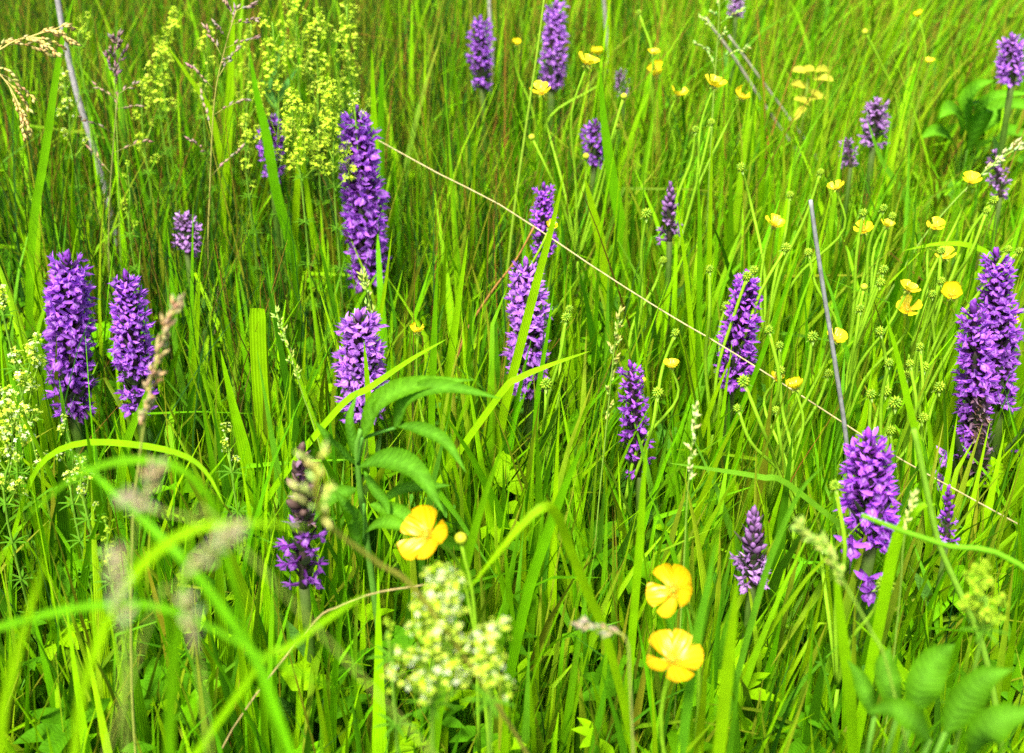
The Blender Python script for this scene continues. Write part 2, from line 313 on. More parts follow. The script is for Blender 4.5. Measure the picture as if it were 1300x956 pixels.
# ------------------------------------------------------------------ the mass of grass
def project(P):
    d = P - np.array(CP); z = d @ np.array(FW)
    return 650 + F*(d @ np.array(RT))/z, 478 - F*(d @ np.array(UP))/z, z
def blade_paths(b, L, az, th0, cv, kink, S):
    n = len(b); P = np.zeros((n, S+1, 3)); P[:, 0] = b
    dx, dy = np.cos(az), np.sin(az)
    for k in range(S):
        s = (k+0.5)/S
        th = th0 + cv*s**1.6 + np.where(kink < s, 1.3, 0.0)
        st = (L/S)[:, None]*np.stack([np.sin(th)*dx, np.sin(th)*dy, np.cos(th)], 1)
        P[:, k+1] = P[:, k] + st
    return P
def blades(b, L, az, th0, cv, kink, W, col, tip, S=6, fold=0.25, twist=0.5, prof=0.75, threes=True):
    """numpy grass: one ribbon per blade"""
    for it in range(3):                            # tall blades do not crowd in front of the flowers
        P = blade_paths(b, L, az, th0, cv, kink, S); n = len(b); bad = np.zeros(n, bool)
        for k in range(1, S+1):
            px, py, z = project(P[:, k])
            inview = (z > .1)
            m = ((px[:, None] > BX[None, :, 0]-3) & (px[:, None] < BX[None, :, 2]+3) & (py[:, None] > BX[None, :, 1]) & (py[:, None] < BX[None, :, 3]+4) & (z[:, None] < BX[None, :, 4]-0.012)).any(1)
            bad |= m & inview
        bad &= rng.random(n) > 0.07
        if it < 2: L = np.where(bad, L*0.6, L)
        else:
            k = ~bad; b, L, az, th0, cv, kink, W, col, tip, P = [a[k] for a in (b, L, az, th0, cv, kink, W, col, tip, P)]
    n = len(b); s = np.linspace(0, 1, S+1)
    T = np.gradient(P, axis=1); T /= np.linalg.norm(T, axis=2, keepdims=True)+1e-9
    tw0 = rng.uniform(-1, 1, n)[:, None]*twist + rng.uniform(-1.2, 1.2, n)[:, None]*twist*s[None]
    side = np.stack([-np.sin(az), np.cos(az), np.zeros(n)], 1)[:, None, :]*np.ones((1, S+1, 1))
    side -= T*(side*T).sum(2, keepdims=True); side /= np.linalg.norm(side, axis=2, keepdims=True)+1e-9
    nor = np.cross(side, T)
    sd = side*np.cos(tw0)[..., None] + nor*np.sin(tw0)[..., None]; nr = np.cross(sd, T)
    wp = (prof + (1-prof)*np.sin(np.pi*np.minimum(s*1.3, 1)))*(1-s**3.2)
    hw = (W[:, None]*0.5*wp[None])[..., None] + 0.00012
    m = 3 if threes else 2
    V = np.zeros((n, S+1, m, 3))
    V[:, :, 0] = P - sd*hw + (nr*hw*fold if threes else 0); V[:, :, -1] = P + sd*hw + (nr*hw*fold if threes else 0)
    if threes: V[:, :, 1] = P
    v = s[None, :, None]; c = col[:, None, :]*(1-v**3) + tip[:, None, :]*v**3
    C = np.repeat(c[:, :, None, :], m, 2)
    Uv = np.zeros((n, S+1, m, 3)); Uv[..., 0] = np.linspace(0, 1, m)[None, None]; Uv[..., 1] = s[None, :, None]
    base = (np.arange(n)*(S+1)*m)[:, None, None]; kk = (np.arange(S)*m)[None, :, None]; jj = np.arange(m-1)[None, None]
    a = base+kk+jj; Q = np.stack([a, a+1, a+1+m, a+m], -1).reshape(-1, 4)
    return V.reshape(-1, 3), Q, C.reshape(-1, 3), Uv.reshape(-1, 3)
def fast_mesh(name, parts, mat):
    off = 0; Vs, Qs, Cs, Us = [], [], [], []
    for (V, Q, C, Uv) in parts: Vs.append(V); Qs.append(Q+off); Cs.append(C); Us.append(Uv); off += len(V)
    V = np.concatenate(Vs).astype(np.float32); Q = np.concatenate(Qs).astype(np.int32); C = np.concatenate(Cs).astype(np.float32); Uv = np.concatenate(Us).astype(np.float32)
    me = bpy.data.meshes.new(name); me.vertices.add(len(V)); me.vertices.foreach_set('co', V.ravel())
    me.loops.add(Q.size); me.loops.foreach_set('vertex_index', Q.ravel())
    me.polygons.add(len(Q)); me.polygons.foreach_set('loop_start', np.arange(0, Q.size, 4, dtype=np.int32))
    me.polygons.foreach_set('use_smooth', np.ones(len(Q), bool))
    me.update(calc_edges=True)
    a = me.color_attributes.new('col', 'FLOAT_COLOR', 'POINT'); a.data.foreach_set('color', np.concatenate([C, np.ones((len(C), 1), np.float32)], 1).ravel())
    u = me.attributes.new('uvw', 'FLOAT_VECTOR', 'POINT'); u.data.foreach_set('vector', Uv.ravel())
    me.materials.append(mat)
    o = bpy.data.objects.new(name, me); COL.objects.link(o); return o
G = dict(lime=(.200,.430,.001), fresh=(.110,.330,.001), mid=(.055,.190,.002), dark=(.018,.075,.003), blue=(.105,.300,.008),
         olive=(.200,.235,.010), brown=(.270,.115,.020), straw=(.420,.330,.130), rush=(.018,.070,.008), shaded=(.045,.030,.014))  # last one: dead-grass brown with the shade of the gaps put in
def sample_area(n, x0, x1, y0, y1):
    p = np.stack([rng.uniform(x0, x1, n), rng.uniform(y0, y1, n)], 1); return p
def in_cone(p, pad=0.25):
    return (np.abs(p[:, 0]) < 0.42*np.maximum(p[:, 1], 0.3)+pad) & (p[:, 1] > 0.05) & (p[:, 1] < 3.1)
def clump(p, n, r):
    """pull blades together into tussocks"""
    c = sample_area(n, p[:, 0].min(), p[:, 0].max(), p[:, 1].min(), p[:, 1].max())
    k = rng.integers(0, n, len(p)); return c[k] + rng.normal(0, r, (len(p), 2))
def pick(names, probs, n):
    a = np.array([G[k] for k in names]); i = rng.choice(len(names), n, p=np.array(probs)/sum(probs))
    c = a[i]*rng.uniform(.72, 1.28, (n, 1))*rng.uniform(.9, 1.1, (n, 3)); return c
def lean_az(p, n):
    """the sward leans to the right in the upper right, loosely anywhere else"""
    bias = np.clip((p[:, 0]-0.05)*1.2, 0, 1)*np.clip((p[:, 1]-0.9)*1.3, 0, 1)
    free = rng.uniform(-np.pi, np.pi, n); right = rng.normal(0.1, 0.5, n)
    return np.where(rng.random(n) < 0.25+0.65*bias, right, free), bias
def field(n, area, hmin, hmax, wmin, wmax, names, probs, cone=True, S=6, lean=.16, curve=.7, threes=True, fold=.25, twist=.5, dens=None, tuft=0, tuftr=.02, kinkp=.05, tipc=None):
    p = sample_area(n, *area)
    if tuft: p = clump(p, tuft, tuftr)
    k = in_cone(p) if cone else ~in_cone(p, .22)
    if dens is not None: k &= rng.random(n) < dens(p)
    p = p[k]; n = len(p)
    az, bias = lean_az(p, n)
    L = rng.uniform(hmin, hmax, n)*rng.uniform(.75, 1.1, n)
    b = np.stack([p[:, 0], p[:, 1], ground(p[:, 0], p[:, 1])-.004], 1)
    L = L*(.62+.38*np.clip((p[:, 1]-.30)/.45, 0, 1))          # the path edge in front is grazed shorter
    th0 = np.abs(rng.normal(0, lean, n)) + bias*.25; cv = np.abs(rng.normal(0, curve, n))
    kink = np.where(rng.random(n) < kinkp, rng.uniform(.5, .85, n), 2.0)
    col = pick(names, probs, n); tip = col.copy(); y = rng.random(n) < .22
    tip[y] = np.array(tipc or G['olive'])*rng.uniform(.7, 1.3, (y.sum(), 1))
    return blades(b, L, az, th0, cv, kink, rng.uniform(wmin, wmax, n), col, tip, S=S, threes=threes, fold=fold, twist=twist)
sm = lambda a, lo, hi: np.clip((a-lo)/(hi-lo), 0, 1)
left_back = lambda p: sm(p[:, 0], .12, -.15)*sm(p[:, 1], .75, 1.0)       # rushes grow left and behind
back = lambda p: sm(p[:, 1], .95, 1.35)
front = lambda p: 1-.75*back(p)
lush = ['lime', 'fresh', 'mid', 'blue', 'olive', 'dark']
parts = [
 # near and middle: broad bright blades
 field(30000, (-1.0, 1.0, .1, 1.7), .13, .27, .0045, .0105, lush, (40, 34, 14, 6, 3, 3), lean=.13, curve=.5, tuft=1000, tuftr=.03, dens=lambda p: 1-.35*left_back(p)-.35*back(p)),
 field(15000, (-1.0, 1.0, .1, 1.5), .20, .33, .006, .0115, lush, (46, 34, 12, 6, 2, 0), lean=.10, curve=.35, dens=lambda p: .8-.5*left_back(p)-.35*back(p)),
 # short under-storey, coloured mostly dark to stand in for shade in the gaps
 field(20000, (-1.1, 1.1, .2, 2.2), .05, .12, .002, .005, lush, (6, 14, 26, 4, 6, 44), lean=.35, curve=.9, S=4, threes=False),
 # far: scattered broad bright blades, then the narrower mass
 field(5000, (-1.5, 1.5, 1.15, 2.6), .22, .40, .006, .0105, lush, (60, 30, 4, 6, 0, 0), S=6, lean=.15, curve=.5, twist=.4, dens=lambda p: .8-.45*left_back(p)),
 field(26000, (-1.6, 1.6, 1.2, 3.1), .16, .34, .0025, .0070, lush, (38, 26, 10, 6, 10, 10), S=5, threes=False, tuft=1300, tuftr=.03),
]
g1 = fast_mesh('meadow_grass', parts, M['grass'])
tag(g1, 'dense bright green meadow grass blades filling the whole picture', 'grass', kind='stuff')
parts = [
 field(17000, (-1.0, .45, .75, 2.3), .18, .36, .0012, .0023, ['rush', 'dark', 'mid'], (55, 35, 10), lean=.28, curve=.35, S=5, threes=False, dens=left_back, tuft=260, tuftr=.035, kinkp=0, tipc=G['brown']),
 field(1500, (-.6, .6, .4, 1.0), .14, .25, .0010, .0018, ['rush', 'dark', 'mid'], (40, 35, 25), lean=.3, curve=.4, S=5, threes=False, kinkp=0),
]
g2 = fast_mesh('rush_stems', parts, M['grass'])
tag(g2, 'thin dark green wiry rushes growing in tussocks on the left', 'rushes', kind='stuff')
parts = [
 field(15000, (-1.2, 1.5, 1.05, 3.0), .20, .42, .0010, .0021, ['olive', 'brown', 'fresh', 'lime', 'dark'], (34, 17, 16, 14, 19), lean=.25, curve=.3, S=5, threes=False, dens=back, kinkp=.02, tipc=G['brown']),
 field(800, (-.7, .8, .5, 1.2), .20, .32, .0010, .0020, ['olive', 'lime', 'fresh', 'brown'], (25, 40, 30, 5), lean=.2, curve=.35, S=5, threes=False, kinkp=.02),
]
g3 = fast_mesh('grass_stalks', parts, M['grass'])
tag(g3, 'fine olive and rust brown grass stalks leaning across the back', 'stalks', kind='stuff')
parts = [field(12000, (-1.2, 1.2, .2, 2.6), .06, .17, .0012, .0032, ['straw', 'brown', 'olive', 'shaded'], (14, 14, 8, 64), lean=1.1, curve=.6, S=4, threes=False)]  # mostly the darkest brown, painting shade between the blades
g4 = fast_mesh('dead_thatch', parts, M['dry'])
tag(g4, 'dead straw and shade-dark brown thatch lying between the grass bases', 'thatch', kind='stuff')
parts = [field(42000, (-3.2, 3.2, -1.0, 5.5), .14, .32, .004, .009, lush, (30, 32, 20, 6, 8, 4), cone=False, S=4, threes=False)]
g5 = fast_mesh('surrounding_grass', parts, M['grass'])
tag(g5, 'green meadow grass continuing beyond the picture on every side', 'grass', kind='stuff')

# ground cover: small palmate herb leaves low in the sward
def herb_leaf(mb, p, d, up, size, col, lobes=3):
    d = Vector(d).normalized(); up = Vector(up); sd = d.cross(up).normalized()
    for j in range(lobes):
        a = (j-(lobes-1)/2)*0.75; dd = (d*math.cos(a)+sd*math.sin(a)).normalized()
        q = [p + dd*(size*t) + up*(size*(.25*t-.4*t*t)) for t in (0, .25, .5, .75, 1)]
        mb.ribbon(q, [size*x for x in (.02, .12, .2, .13, .01)], up, .25, col)
mb = MB()
for i in range(3200):
    Y = U(.35, 2.2); p = Vector((U(-.42, .42)*Y*1.15, Y, 0)); p.z = float(ground(p.x, p.y)) + U(.02, .16)
    a = U(0, 6.28); up = Vector((U(-.4, .4), U(-.5, .2), 1)).normalized()
    c = random.choice([G['fresh'], G['mid'], G['lime'], G['mid']]); f = U(.75, 1.2)
    herb_leaf(mb, p, (math.cos(a), math.sin(a), U(-.1, .5)), up, U(.014, .036), tuple(x*f for x in c), random.choice([1, 3, 3, 5]))
tag(mb.build('herb_leaves', M['leaf']), 'small lobed green herb leaves low between the grass blades', 'ground cover', kind='stuff')

# ------------------------------------------------------------------ orchids
PUR = dict(deep=(.230,.042,.440), vivid=(.262,.038,.485), pale=(.310,.095,.500), faded=(.270,.125,.340), dusk=(.160,.022,.280))
def orchid_flower(col, k, open_=1.0):
    rnd = random.Random(k*7+1); mb = MB(); mm = .001; x0 = 8.2*mm
    dk = tuple(x*.5 for x in col); lt = tuple(min(1, x*1.5+.06) for x in col)
    mb.tube([(0, 0, -.5*mm), (4*mm, 0, .2*mm), (x0, 0, 1.2*mm)], [.9*mm, 1.2*mm, .9*mm], 5, dk)               # ovary
    mb.tube([(x0-.5*mm, 0, .5*mm), (5.2*mm, 0, -2.0*mm), (2.0*mm, 0, -3.8*mm)], [1.1*mm, .9*mm, .3*mm], 5, dk)  # spur
    V = []; Fc = []; Cc = []; Uv = []; nu, nv = 9, 6
    wid = rnd.uniform(3.9, 4.7)*mm; ln = rnd.uniform(6.6, 8.2)*mm; flare = rnd.uniform(.15, .75); wv = rnd.uniform(0, 6); tw = rnd.uniform(-.25, .25)
    for j in range(nv):
        v = j/(nv-1)
        for i in range(nu):
            u = i/(nu-1)*2-1; au = abs(u)
            lob = 1.0 if au < .2 else (.72 if au < .3 else (.80 if au < .6 else (.74 if au < .8 else .55)))
            wdt = (.25+.75*math.sin(min(v*1.3, 1)*math.pi/2))
            d = v*ln*(1-(1-lob)*v)
            x = x0 + d*flare + .9*mm*math.sin(v*2.2) - (u*u)*2.0*mm*v + .5*mm*math.sin(u*5+wv)*v
            V.append((x, u*wid*wdt + tw*d, .9*mm - d*.84 + .4*mm*math.sin(u*4+wv)*v)); f = .92+.16*v
            g = .55*(1-au)*(1-v)
            Cc.append(tuple((a*(1-g)+b*g)*f for a, b in zip(col, (.62, .42, .78)))); Uv.append((u*.8, (v-.35)*1.1, 1))
    for j in range(nv-1):
        for i in range(nu-1): a = j*nu+i; Fc.append((a, a+1, a+1+nu, a+nu))
    mb.add(V, Fc, Cc, Uv)
    def tepal(d, L, w, curl, c):
        d = Vector(d).normalized(); p0 = Vector((x0-.2*mm, 0, 1.0*mm)); bend = Vector((.5, 0, -.35))*curl
        q = [p0 + d*(L*t) + bend*(L*t*t) for t in (0, .2, .45, .7, .88, 1)]
        n = Vector((1, 0, .3)) if abs(d.y) > .3 else Vector((-.4, d.y*2, 1))
        mb.ribbon(q, [w*x for x in (.35, .85, 1, .75, .35, .02)], n, .35, c)
    for s in (-1, 1):
        tepal((rnd.uniform(-.1, .6), s*rnd.uniform(.6, 1.0), rnd.uniform(.2, 1.0)), rnd.uniform(8, 10.5)*mm, 1.55*mm, rnd.uniform(-.3, .35), lt)
        tepal((.75, s*rnd.uniform(.2, .5), rnd.uniform(.5, 1.0)), 6.4*mm, 1.2*mm, rnd.uniform(.1, .5), col)
    tepal((.6, rnd.uniform(-.25, .25), 1.0), rnd.uniform(6.5, 8)*mm, 1.5*mm, rnd.uniform(.1, .5), lt)
    return mb.mesh('orchid_flower', M['orchid'])
def orchid_bud(col):
    mb = MB(); mm = .001; d = tuple(x*.6 for x in col)
    mb.tube([(0, 0, 0), (1.5*mm, 0, .8*mm), (3.5*mm, 0, 2*mm), (5.5*mm, 0, 3.6*mm), (6.8*mm, 0, 5*mm)], [.8*mm, 1.6*mm, 2.2*mm, 1.6*mm, .2*mm], 6, [d, d, d, tuple(x*.9 for x in col), col])
    return mb.mesh('orchid_bud', M['orchid'])
def withered(k):
    rnd = random.Random(k); mb = MB(); mm = .001
    for j in range(6):
        d = Vector((rnd.uniform(.3, 1), rnd.uniform(-.7, .7), rnd.uniform(-.6, .5))).normalized(); L = rnd.uniform(5, 9)*mm
        q = [Vector((2*mm, 0, 0)) + d*L*t + Vector((rnd.uniform(-1, 1), rnd.uniform(-1, 1), rnd.uniform(-1.5, .5)))*mm*t for t in (0, .3, .6, 1)]
        c = rnd.choice([(.13, .075, .05), (.10, .05, .075), (.20, .13, .09), (.17, .10, .15)])
        mb.ribbon(q, [.8*mm, 1.6*mm, 1.3*mm, .2*mm], (rnd.uniform(-1, 1), rnd.uniform(-1, 1), 1), rnd.uniform(-.6, .6), c)
    return mb.mesh('withered_flower', M['bract'])
def bract_mesh(c, c2):
    mb = MB(); L = .013
    q = [Vector((L*t*.75, 0, L*(.75*t+.25*t*t))) for t in (0, .2, .45, .7, .9, 1)]
    mb.ribbon(q, [.0013, .0021, .0022, .0016, .0007, .0001], (-.6, 0, 1), .45, c, c2); return mb.mesh('bract', M['bract'])
FL = {k: [orchid_flower(c, i) for i in range(10)] for k, c in PUR.items()}
BU = {k: orchid_bud(c) for k, c in PUR.items()}
BUB = orchid_bud((.14, .085, .07))
WI = [withered(i) for i in range(4)]
BR = [bract_mesh((.045, .075, .018), (.085, .030, .075)), bract_mesh((.050, .040, .030), (.075, .022, .070)), bract_mesh((.055, .110, .018), (.050, .035, .045))]
def broad_leaf(mb, p0, d, L, wd, col, col2=None, droop=.5, n=9, up=(0, 0, 1), fold=.3):
    d = Vector(d).normalized()
    q = [Vector(p0) + d*(L*t) + Vector((0, 0, -droop*L*t*t)) for t in np.linspace(0, 1, n)]
    nn = Vector(up) if abs(d.z) < .9 else Vector((0, -1, .2))
    mb.ribbon(q, [wd*max(.03, (math.sin(min(1, t*1.1+.12)*math.pi))**.7 if t < .95 else .06) for t in np.linspace(0, 1, n)], nn, fold, col, col2)
def orchid(t, b, h, wd, n, st, ex, label):
    T = at_h(t[0], t[1], h); B = at_y(b[0], b[1], T.y-.008); k = ppm(B.lerp(T, .5)); R = wd/k*.5
    ax = T-B; L = ax.length; ax.normalize()
    base = gz((B.x-ax.x*.05, B.y+.01, 0)); root = thing('marsh_orchid', label, 'orchid', base, 'wild orchids in the meadow')
    stem = smooth_path([base-Vector((0, 0, .01)), base.lerp(B, .5)+Vector((U(-.004, .004), U(-.004, .004), 0)), B], 8)
    rs = max(.0016, R*.19); m = MB(); m.tube(stem, [rs*1.25]*4+[rs*1.1]*4, 8, [(.060, .150, .008)]*5+[(.055, .120, .010)]*2+[(.050, .080, .014)]); m.build('stem', M['stem'], root, base)
    for i in range(3):                              # clasping leaves up the stem
        f = (.12, .4, .72)[i]; p = base.lerp(B, f); a = U(0, 6.28); m = MB()
        broad_leaf(m, p, (math.cos(a)*.45, math.sin(a)*.45, 1), (.11, .09, .05)[i], (.008, .006, .0035)[i], (.070, .200, .022), (.09, .2, .02), .25, up=(-math.cos(a), -math.sin(a), .3)); m.build('leaf', M['leaf'], root, base)
    m = MB(); pts = [B.lerp(T, x) for x in (0, .25, .5, .75, .93, 1)]
    m.tube(pts, [rs*1.05, rs, rs*.9, rs*.75, rs*.5, rs*.1], 8, [(.075, .080, .030), (.060, .040, .035), (.055, .025, .05), (.06, .022, .06), (.06, .022, .06), (.06, .022, .06)])
    spike = m.build('flower_spike', M['bract'], root, base)
    ref = ax.orthogonal().normalized(); bi = ax.cross(ref); sc = R/.0130
    n = max(6, int(n*2.05))
    for i in range(n):
        f = (i+.3)/n; a = i*2.39996 + U(-.25, .25)
        if ex == 'bud' or ex == 'brownbud': open_ = f < .42
        else: open_ = f < .955
        out = (ref*math.cos(a)+bi*math.sin(a)); lift = -.15+.6*f**2.2 + U(-.25, .25)
        p = B + ax*(L*(f if not open_ else .015+f*.985)); X = (out + ax*lift).normalized()
        env = (1-.22*max(0, f-.62)/.38) * (.90+.1*min(1, f/.2))
        s = sc*env*U(.8, 1.15)*(.92 if n > 60 else 1.02)
        bs = sc*(1.0 if f < .5 else .8-.45*f*(f > .8))*U(.8, 1.15)*(1.15 if f < .2 else 1)
        bmesh = BR[2] if (f < .35 and random.random() < .6) else random.choice(BR[:2])
        inst('bract', bmesh, spike, (out + ax*U(-.05, .25)), ax, p - ax*(.0012*sc), bs, base)
        if f < .30 and n > 26 and random.random() < .28: continue
        roll = Quaternion(X, U(-.6, .6)) @ ax
        if ex == 'wither' and .04 < f < .55 and out.x-out.y > .35:
            inst('withered_flower', random.choice(WI), spike, X, roll, p, s*1.05, base)
        elif ex == 'wither' and f < .12: continue
        elif open_: inst('flower', random.choice(FL[st]), spike, X, roll, p, (s*U(.86, 1.08), s*U(.56, .70), s*U(.56, .70)), base)
        elif ex == 'brownbud' and random.random() < .5: inst('withered_flower', random.choice(WI), spike, (out*.6+ax*.6), ax, p, s*.8, base)
        else: inst('bud', BUB if ex == 'brownbud' else BU[st], spike, (out*.5+ax).normalized() if f > .93 else X, ax, p, s*U(.75, 1.05)*(1.15 if ex else 1)*(1.2 if ex == 'brownbud' else 1), base)
    if ex == 'drop':                                # a stray pair of flowers lower on the stem
        for q in ((1096, 733), (1112, 748), (1085, 690)):
            p = at_y(q[0], q[1], B.y-.012); inst('flower', random.choice(FL[st]), spike, (U(-.4, .3), -1, -.1), (0, 0, 1), p+Vector((0, .008, 0)), sc*.9, base)
    if ex == 'wither':
        for q in ((1284, 572), (1212, 578), (1208, 610)):
            p = at_y(q[0], q[1], B.y-.004); inst('flower', random.choice(FL['pale']), spike, (1 if q[0] > 1240 else -1, -.7, .2), (0, 0, 1), p, sc, base)
            inst('bract', BR[2], spike, (1 if q[0] > 1240 else -1, -.5, .3), (0, 0, 1), p-Vector((.004 if q[0] > 1240 else -.004, 0, .002)), sc*1.5, base)
for o in ORCHIDS: orchid(*o)

# ------------------------------------------------------------------ buttercups
YEL, YEL2 = (.66, .385, .002), (.64, .385, .002)
def petal_mesh(k, cup):
    rnd = random.Random(k); mb = MB(); nu, nv = 7, 8; L = .0135*rnd.uniform(.93, 1.05); Wd = (.0060 if cup < .5 else .0052)*rnd.uniform(.86, 1.1); V = []; Cc = []; Uv = []; Fc = []; notch = rnd.uniform(.0, .1); ph = rnd.uniform(0, 6)
    for j in range(nv):
        v = j/(nv-1)
        for i in range(nu):
            u = i/(nu-1)*2-1
            end = 1 - .20*u*u - notch*math.exp(-(u*4)**2)
            wv = (.16+.84*math.sin(min(1, v*1.2)*math.pi/2)**1.1)
            d = .0012 + L*v*(1-(1-end)*v*v)
            ang = cup*(.25+.75*v)                   # rises as it goes out
            x = d*math.cos(ang); z = d*math.sin(ang)*.9 - .0022*max(0, v-.65)*(cup > .5)/.35 + .0016*u*u*wv + .0004*math.sin(ph+u*3+v*4)
            V.append((x, u*Wd*wv, z)); f = min(1, v*2.4); Cc.append(tuple(a*(1-f)+b*f for a, b in zip((.62, .33, .004), YEL2 if cup < .5 else (.88, .74, .010)))); Uv.append((.5+u*.5*(.4+v*.6), v, 0))
    for j in range(nv-1):
        for i in range(nu-1): a = j*nu+i; Fc.append((a, a+1, a+1+nu, a+nu))
    mb.add(V, Fc, Cc, Uv); return mb.mesh('buttercup_petal', M['yellow'])
PET = {c: [petal_mesh(i+int(c*100), c) for i in range(4)] for c in (.22, .42, .75, 1.05)}
def centre_mesh():
    mb = MB(); rnd = random.Random(3)
    for i in range(34):                             # stamens
        a = i*2.4; r = .0006+.0026*math.sqrt(i/34); q = Vector((r*.6*math.cos(a), r*.6*math.sin(a), .0006)); d = Vector((math.cos(a)*r*260, math.sin(a)*r*260, 1)).normalized()
        ln = .0032*rnd.uniform(.8, 1.15); mb.tube([q, q+d*ln], .00012, 3, (.70, .50, .02)); mb.seed(q+d*ln*.9, d, .0013, .00042, (.80, .52, .01))
    for i in range(12):
        a = i*2.4; r = .0012*math.sqrt(i/12); mb.seed((r*math.cos(a), r*math.sin(a), .001), (r*200*math.cos(a), r*200*math.sin(a), 1), .0022, .0006, (.30, .42, .02))
    for k in range(5):                              # sepals beneath
        a = k*1.2566+.6; d = Vector((math.cos(a), math.sin(a), -.1)); mb.ribbon([d*(.006*t)+Vector((0, 0, -.0006-.001*t)) for t in (0, .35, .7, 1)], [.0008, .0016, .0013, .0001], (0, 0, 1), .3, (.25, .36, .03))
    return mb.mesh('buttercup_centre', M['seed'])
CEN = centre_mesh()
def seed_mesh(k):
    mb = MB(); rnd = random.Random(k); n = 46
    for i in range(n):
        z = 1-2*(i+.5)/n; r = math.sqrt(1-z*z); a = i*2.39996; d = Vector((r*math.cos(a), r*math.sin(a), z))
        mb.seed(d*.0012, d, .0030*rnd.uniform(.9, 1.12), .00085, rnd.choice([(.24, .42, .012), (.30, .46, .014), (.17, .34, .012)]), 4)
    for k2 in range(4):
        a = k2*1.57; mb.ribbon([(0, 0, -.002), (math.cos(a)*.0025, math.sin(a)*.0025, -.0035), (math.cos(a)*.004, math.sin(a)*.004, -.005)], [.0006, .0008, .0001], (0, 0, 1), .2, (.2, .34, .03))
    return mb.mesh('seed_head', M['seed'])
SEED = [seed_mesh(i) for i in range(3)]
def bud_mesh():
    mb = MB(); mb.tube([(0, 0, -.004), (0, 0, -.003), (0, 0, -.001), (0, 0, .0015), (0, 0, .0032), (0, 0, .0038)], [.0008, .003, .0041, .0038, .002, .0002], 10, [(.3, .42, .02)]*3+[(.48, .50, .02)]*3); return mb.mesh('flower_bud', M['seed'])
BUDM = bud_mesh()
def cup_flower(root, base, p, nrm, wm, cup, missing=0, rot=None):
    nrm = Vector(nrm).normalized(); s = wm/(.0285*(math.cos(cup)*.5+.5))*(1.0 if cup < .5 else 1.22)
    a0 = U(0, 6.28) if rot is None else rot; rf = nrm.orthogonal().normalized(); b2 = nrm.cross(rf)
    fl = inst('flower', CEN, root, rf, nrm, p, s*.9, base); li = fl.matrix_basis.inverted()
    for i in range(5-missing):
        a = a0+i*1.2566+U(-.2, .2); d = rf*math.cos(a)+b2*math.sin(a)
        o = inst('petal', random.choice(PET[cup]), fl, d, nrm, p+nrm*(.0002*i), (s*U(.92, 1.1), s*U(.86, 1.1), s*U(.8, 1.25)), base); o.matrix_basis = li @ o.matrix_basis
    return fl
def stem_part(root, base, P, r0, r1, c=(.21, .42, .012), c2=None, n=12, name='stem', sides=6):
    q = smooth_path(P, n); m = MB(); c2 = c2 or c
    m.tube(q, [r0+(r1-r0)*i/(n-1) for i in range(n)], sides, [tuple(a+(b-a)*i/(n-1) for a, b in zip(c, c2)) for i in range(n)])
    return m.build(name, M['stem'], root, base)
def palm_leaf(root, base, p, d, size, col):
    m = MB(); d = Vector(d).normalized(); up = Vector((U(-.3, .3), -.35, 1)).normalized(); sd = d.cross(up).normalized()
    for j in range(5):
        a = (j-2)*.62; dd = d*math.cos(a)+sd*math.sin(a); L = size*(1-.08*abs(j-2))
        for (f, aa) in ((1, 0), (.62, .38), (.62, -.38)):
            e = dd*math.cos(aa)+d.cross(up).cross(up).cross(dd)*0 + (dd.cross(up))*math.sin(aa)
            q = [p + dd*(L*.25*min(1, t*2)) + e*(L*f*t*.75) + up*(L*(.2*t-.35*t*t)) for t in (0, .3, .6, .85, 1)]
            m.ribbon(q, [L*x*.55 for x in (.04, .12, .16, .10, .01)], up, .2, col)
    return m.build('leaf', M['leaf'], root, base)
for (h, fl, sd, label), Y in zip(BUTTER, BUT_Y):
    heads = [(at_y(x, y, Y+U(-.03, .03)), x, y, wd, 'f') for x, y, wd in fl] + [(at_y(x, y, Y+U(-.03, .03)), x, y, wd, 's') for x, y, wd in sd]
    cx = sum(q[0].x for q in heads)/len(heads)+U(-.03, .03); base = gz((cx, Y+U(-.02, .02), 0))
    root = thing('meadow_buttercup', label, 'buttercup', base, 'buttercups gone partly to seed')
    zmin = min(q[0].z for q in heads); zn = max(.06, zmin*.62)
    mid = Vector((cx+U(-.012, .012), Y, zn)); low = base.lerp(mid, .5)
    if len(heads) > 1: stem_part(root, base, [base-Vector((0, 0, .01)), low, mid], .0016, .0013, n=8)
    for (p, x, y, wd, kind) in heads:
        wm = wd/ppm(p)
        n2 = Vector((U(-.35, .35), U(-.45, .05), 1)).normalized()
        if kind == 's': n2 = Vector((max(-.9, min(.9, (p.x-cx)*9)), U(-.3, .2), 1)).normalized()
        st = mid if len(heads) > 1 else base-Vector((0, 0, .01))
        dv = p-st; c1 = st + Vector((dv.x*.30, dv.y*.3, dv.z*.42)) + Vector((U(-.008, .008), 0, 0)); c2 = p - n2*(dv.length*.25)
        stem_part(root, base, [st, c1, c2, p-n2*.0015], .0014, .0009 if kind == 'f' else .0012, n=14)
        if kind == 'f': cup_flower(root, base, p, n2, wm, random.choice((.75, 1.05, .75)), 1 if wd < 23 and random.random() < .4 else 0)
        elif wd < 11 and random.random() < .6: inst('flower_bud', BUDM, root, (1, 0, 0), n2, p, wm/.0085, base)
        else: inst('seed_head', random.choice(SEED), root, Vector((1, 0, -n2.x)), n2, p, wm/.0078, base)
    for i in range(4):
        a = U(0, 6.28); palm_leaf(root, base, base+Vector((math.cos(a)*.05, math.sin(a)*.03, U(.06, .15))), (math.cos(a), math.sin(a)*.6-.3, .25), U(.022, .035), (.075, .24, .014))
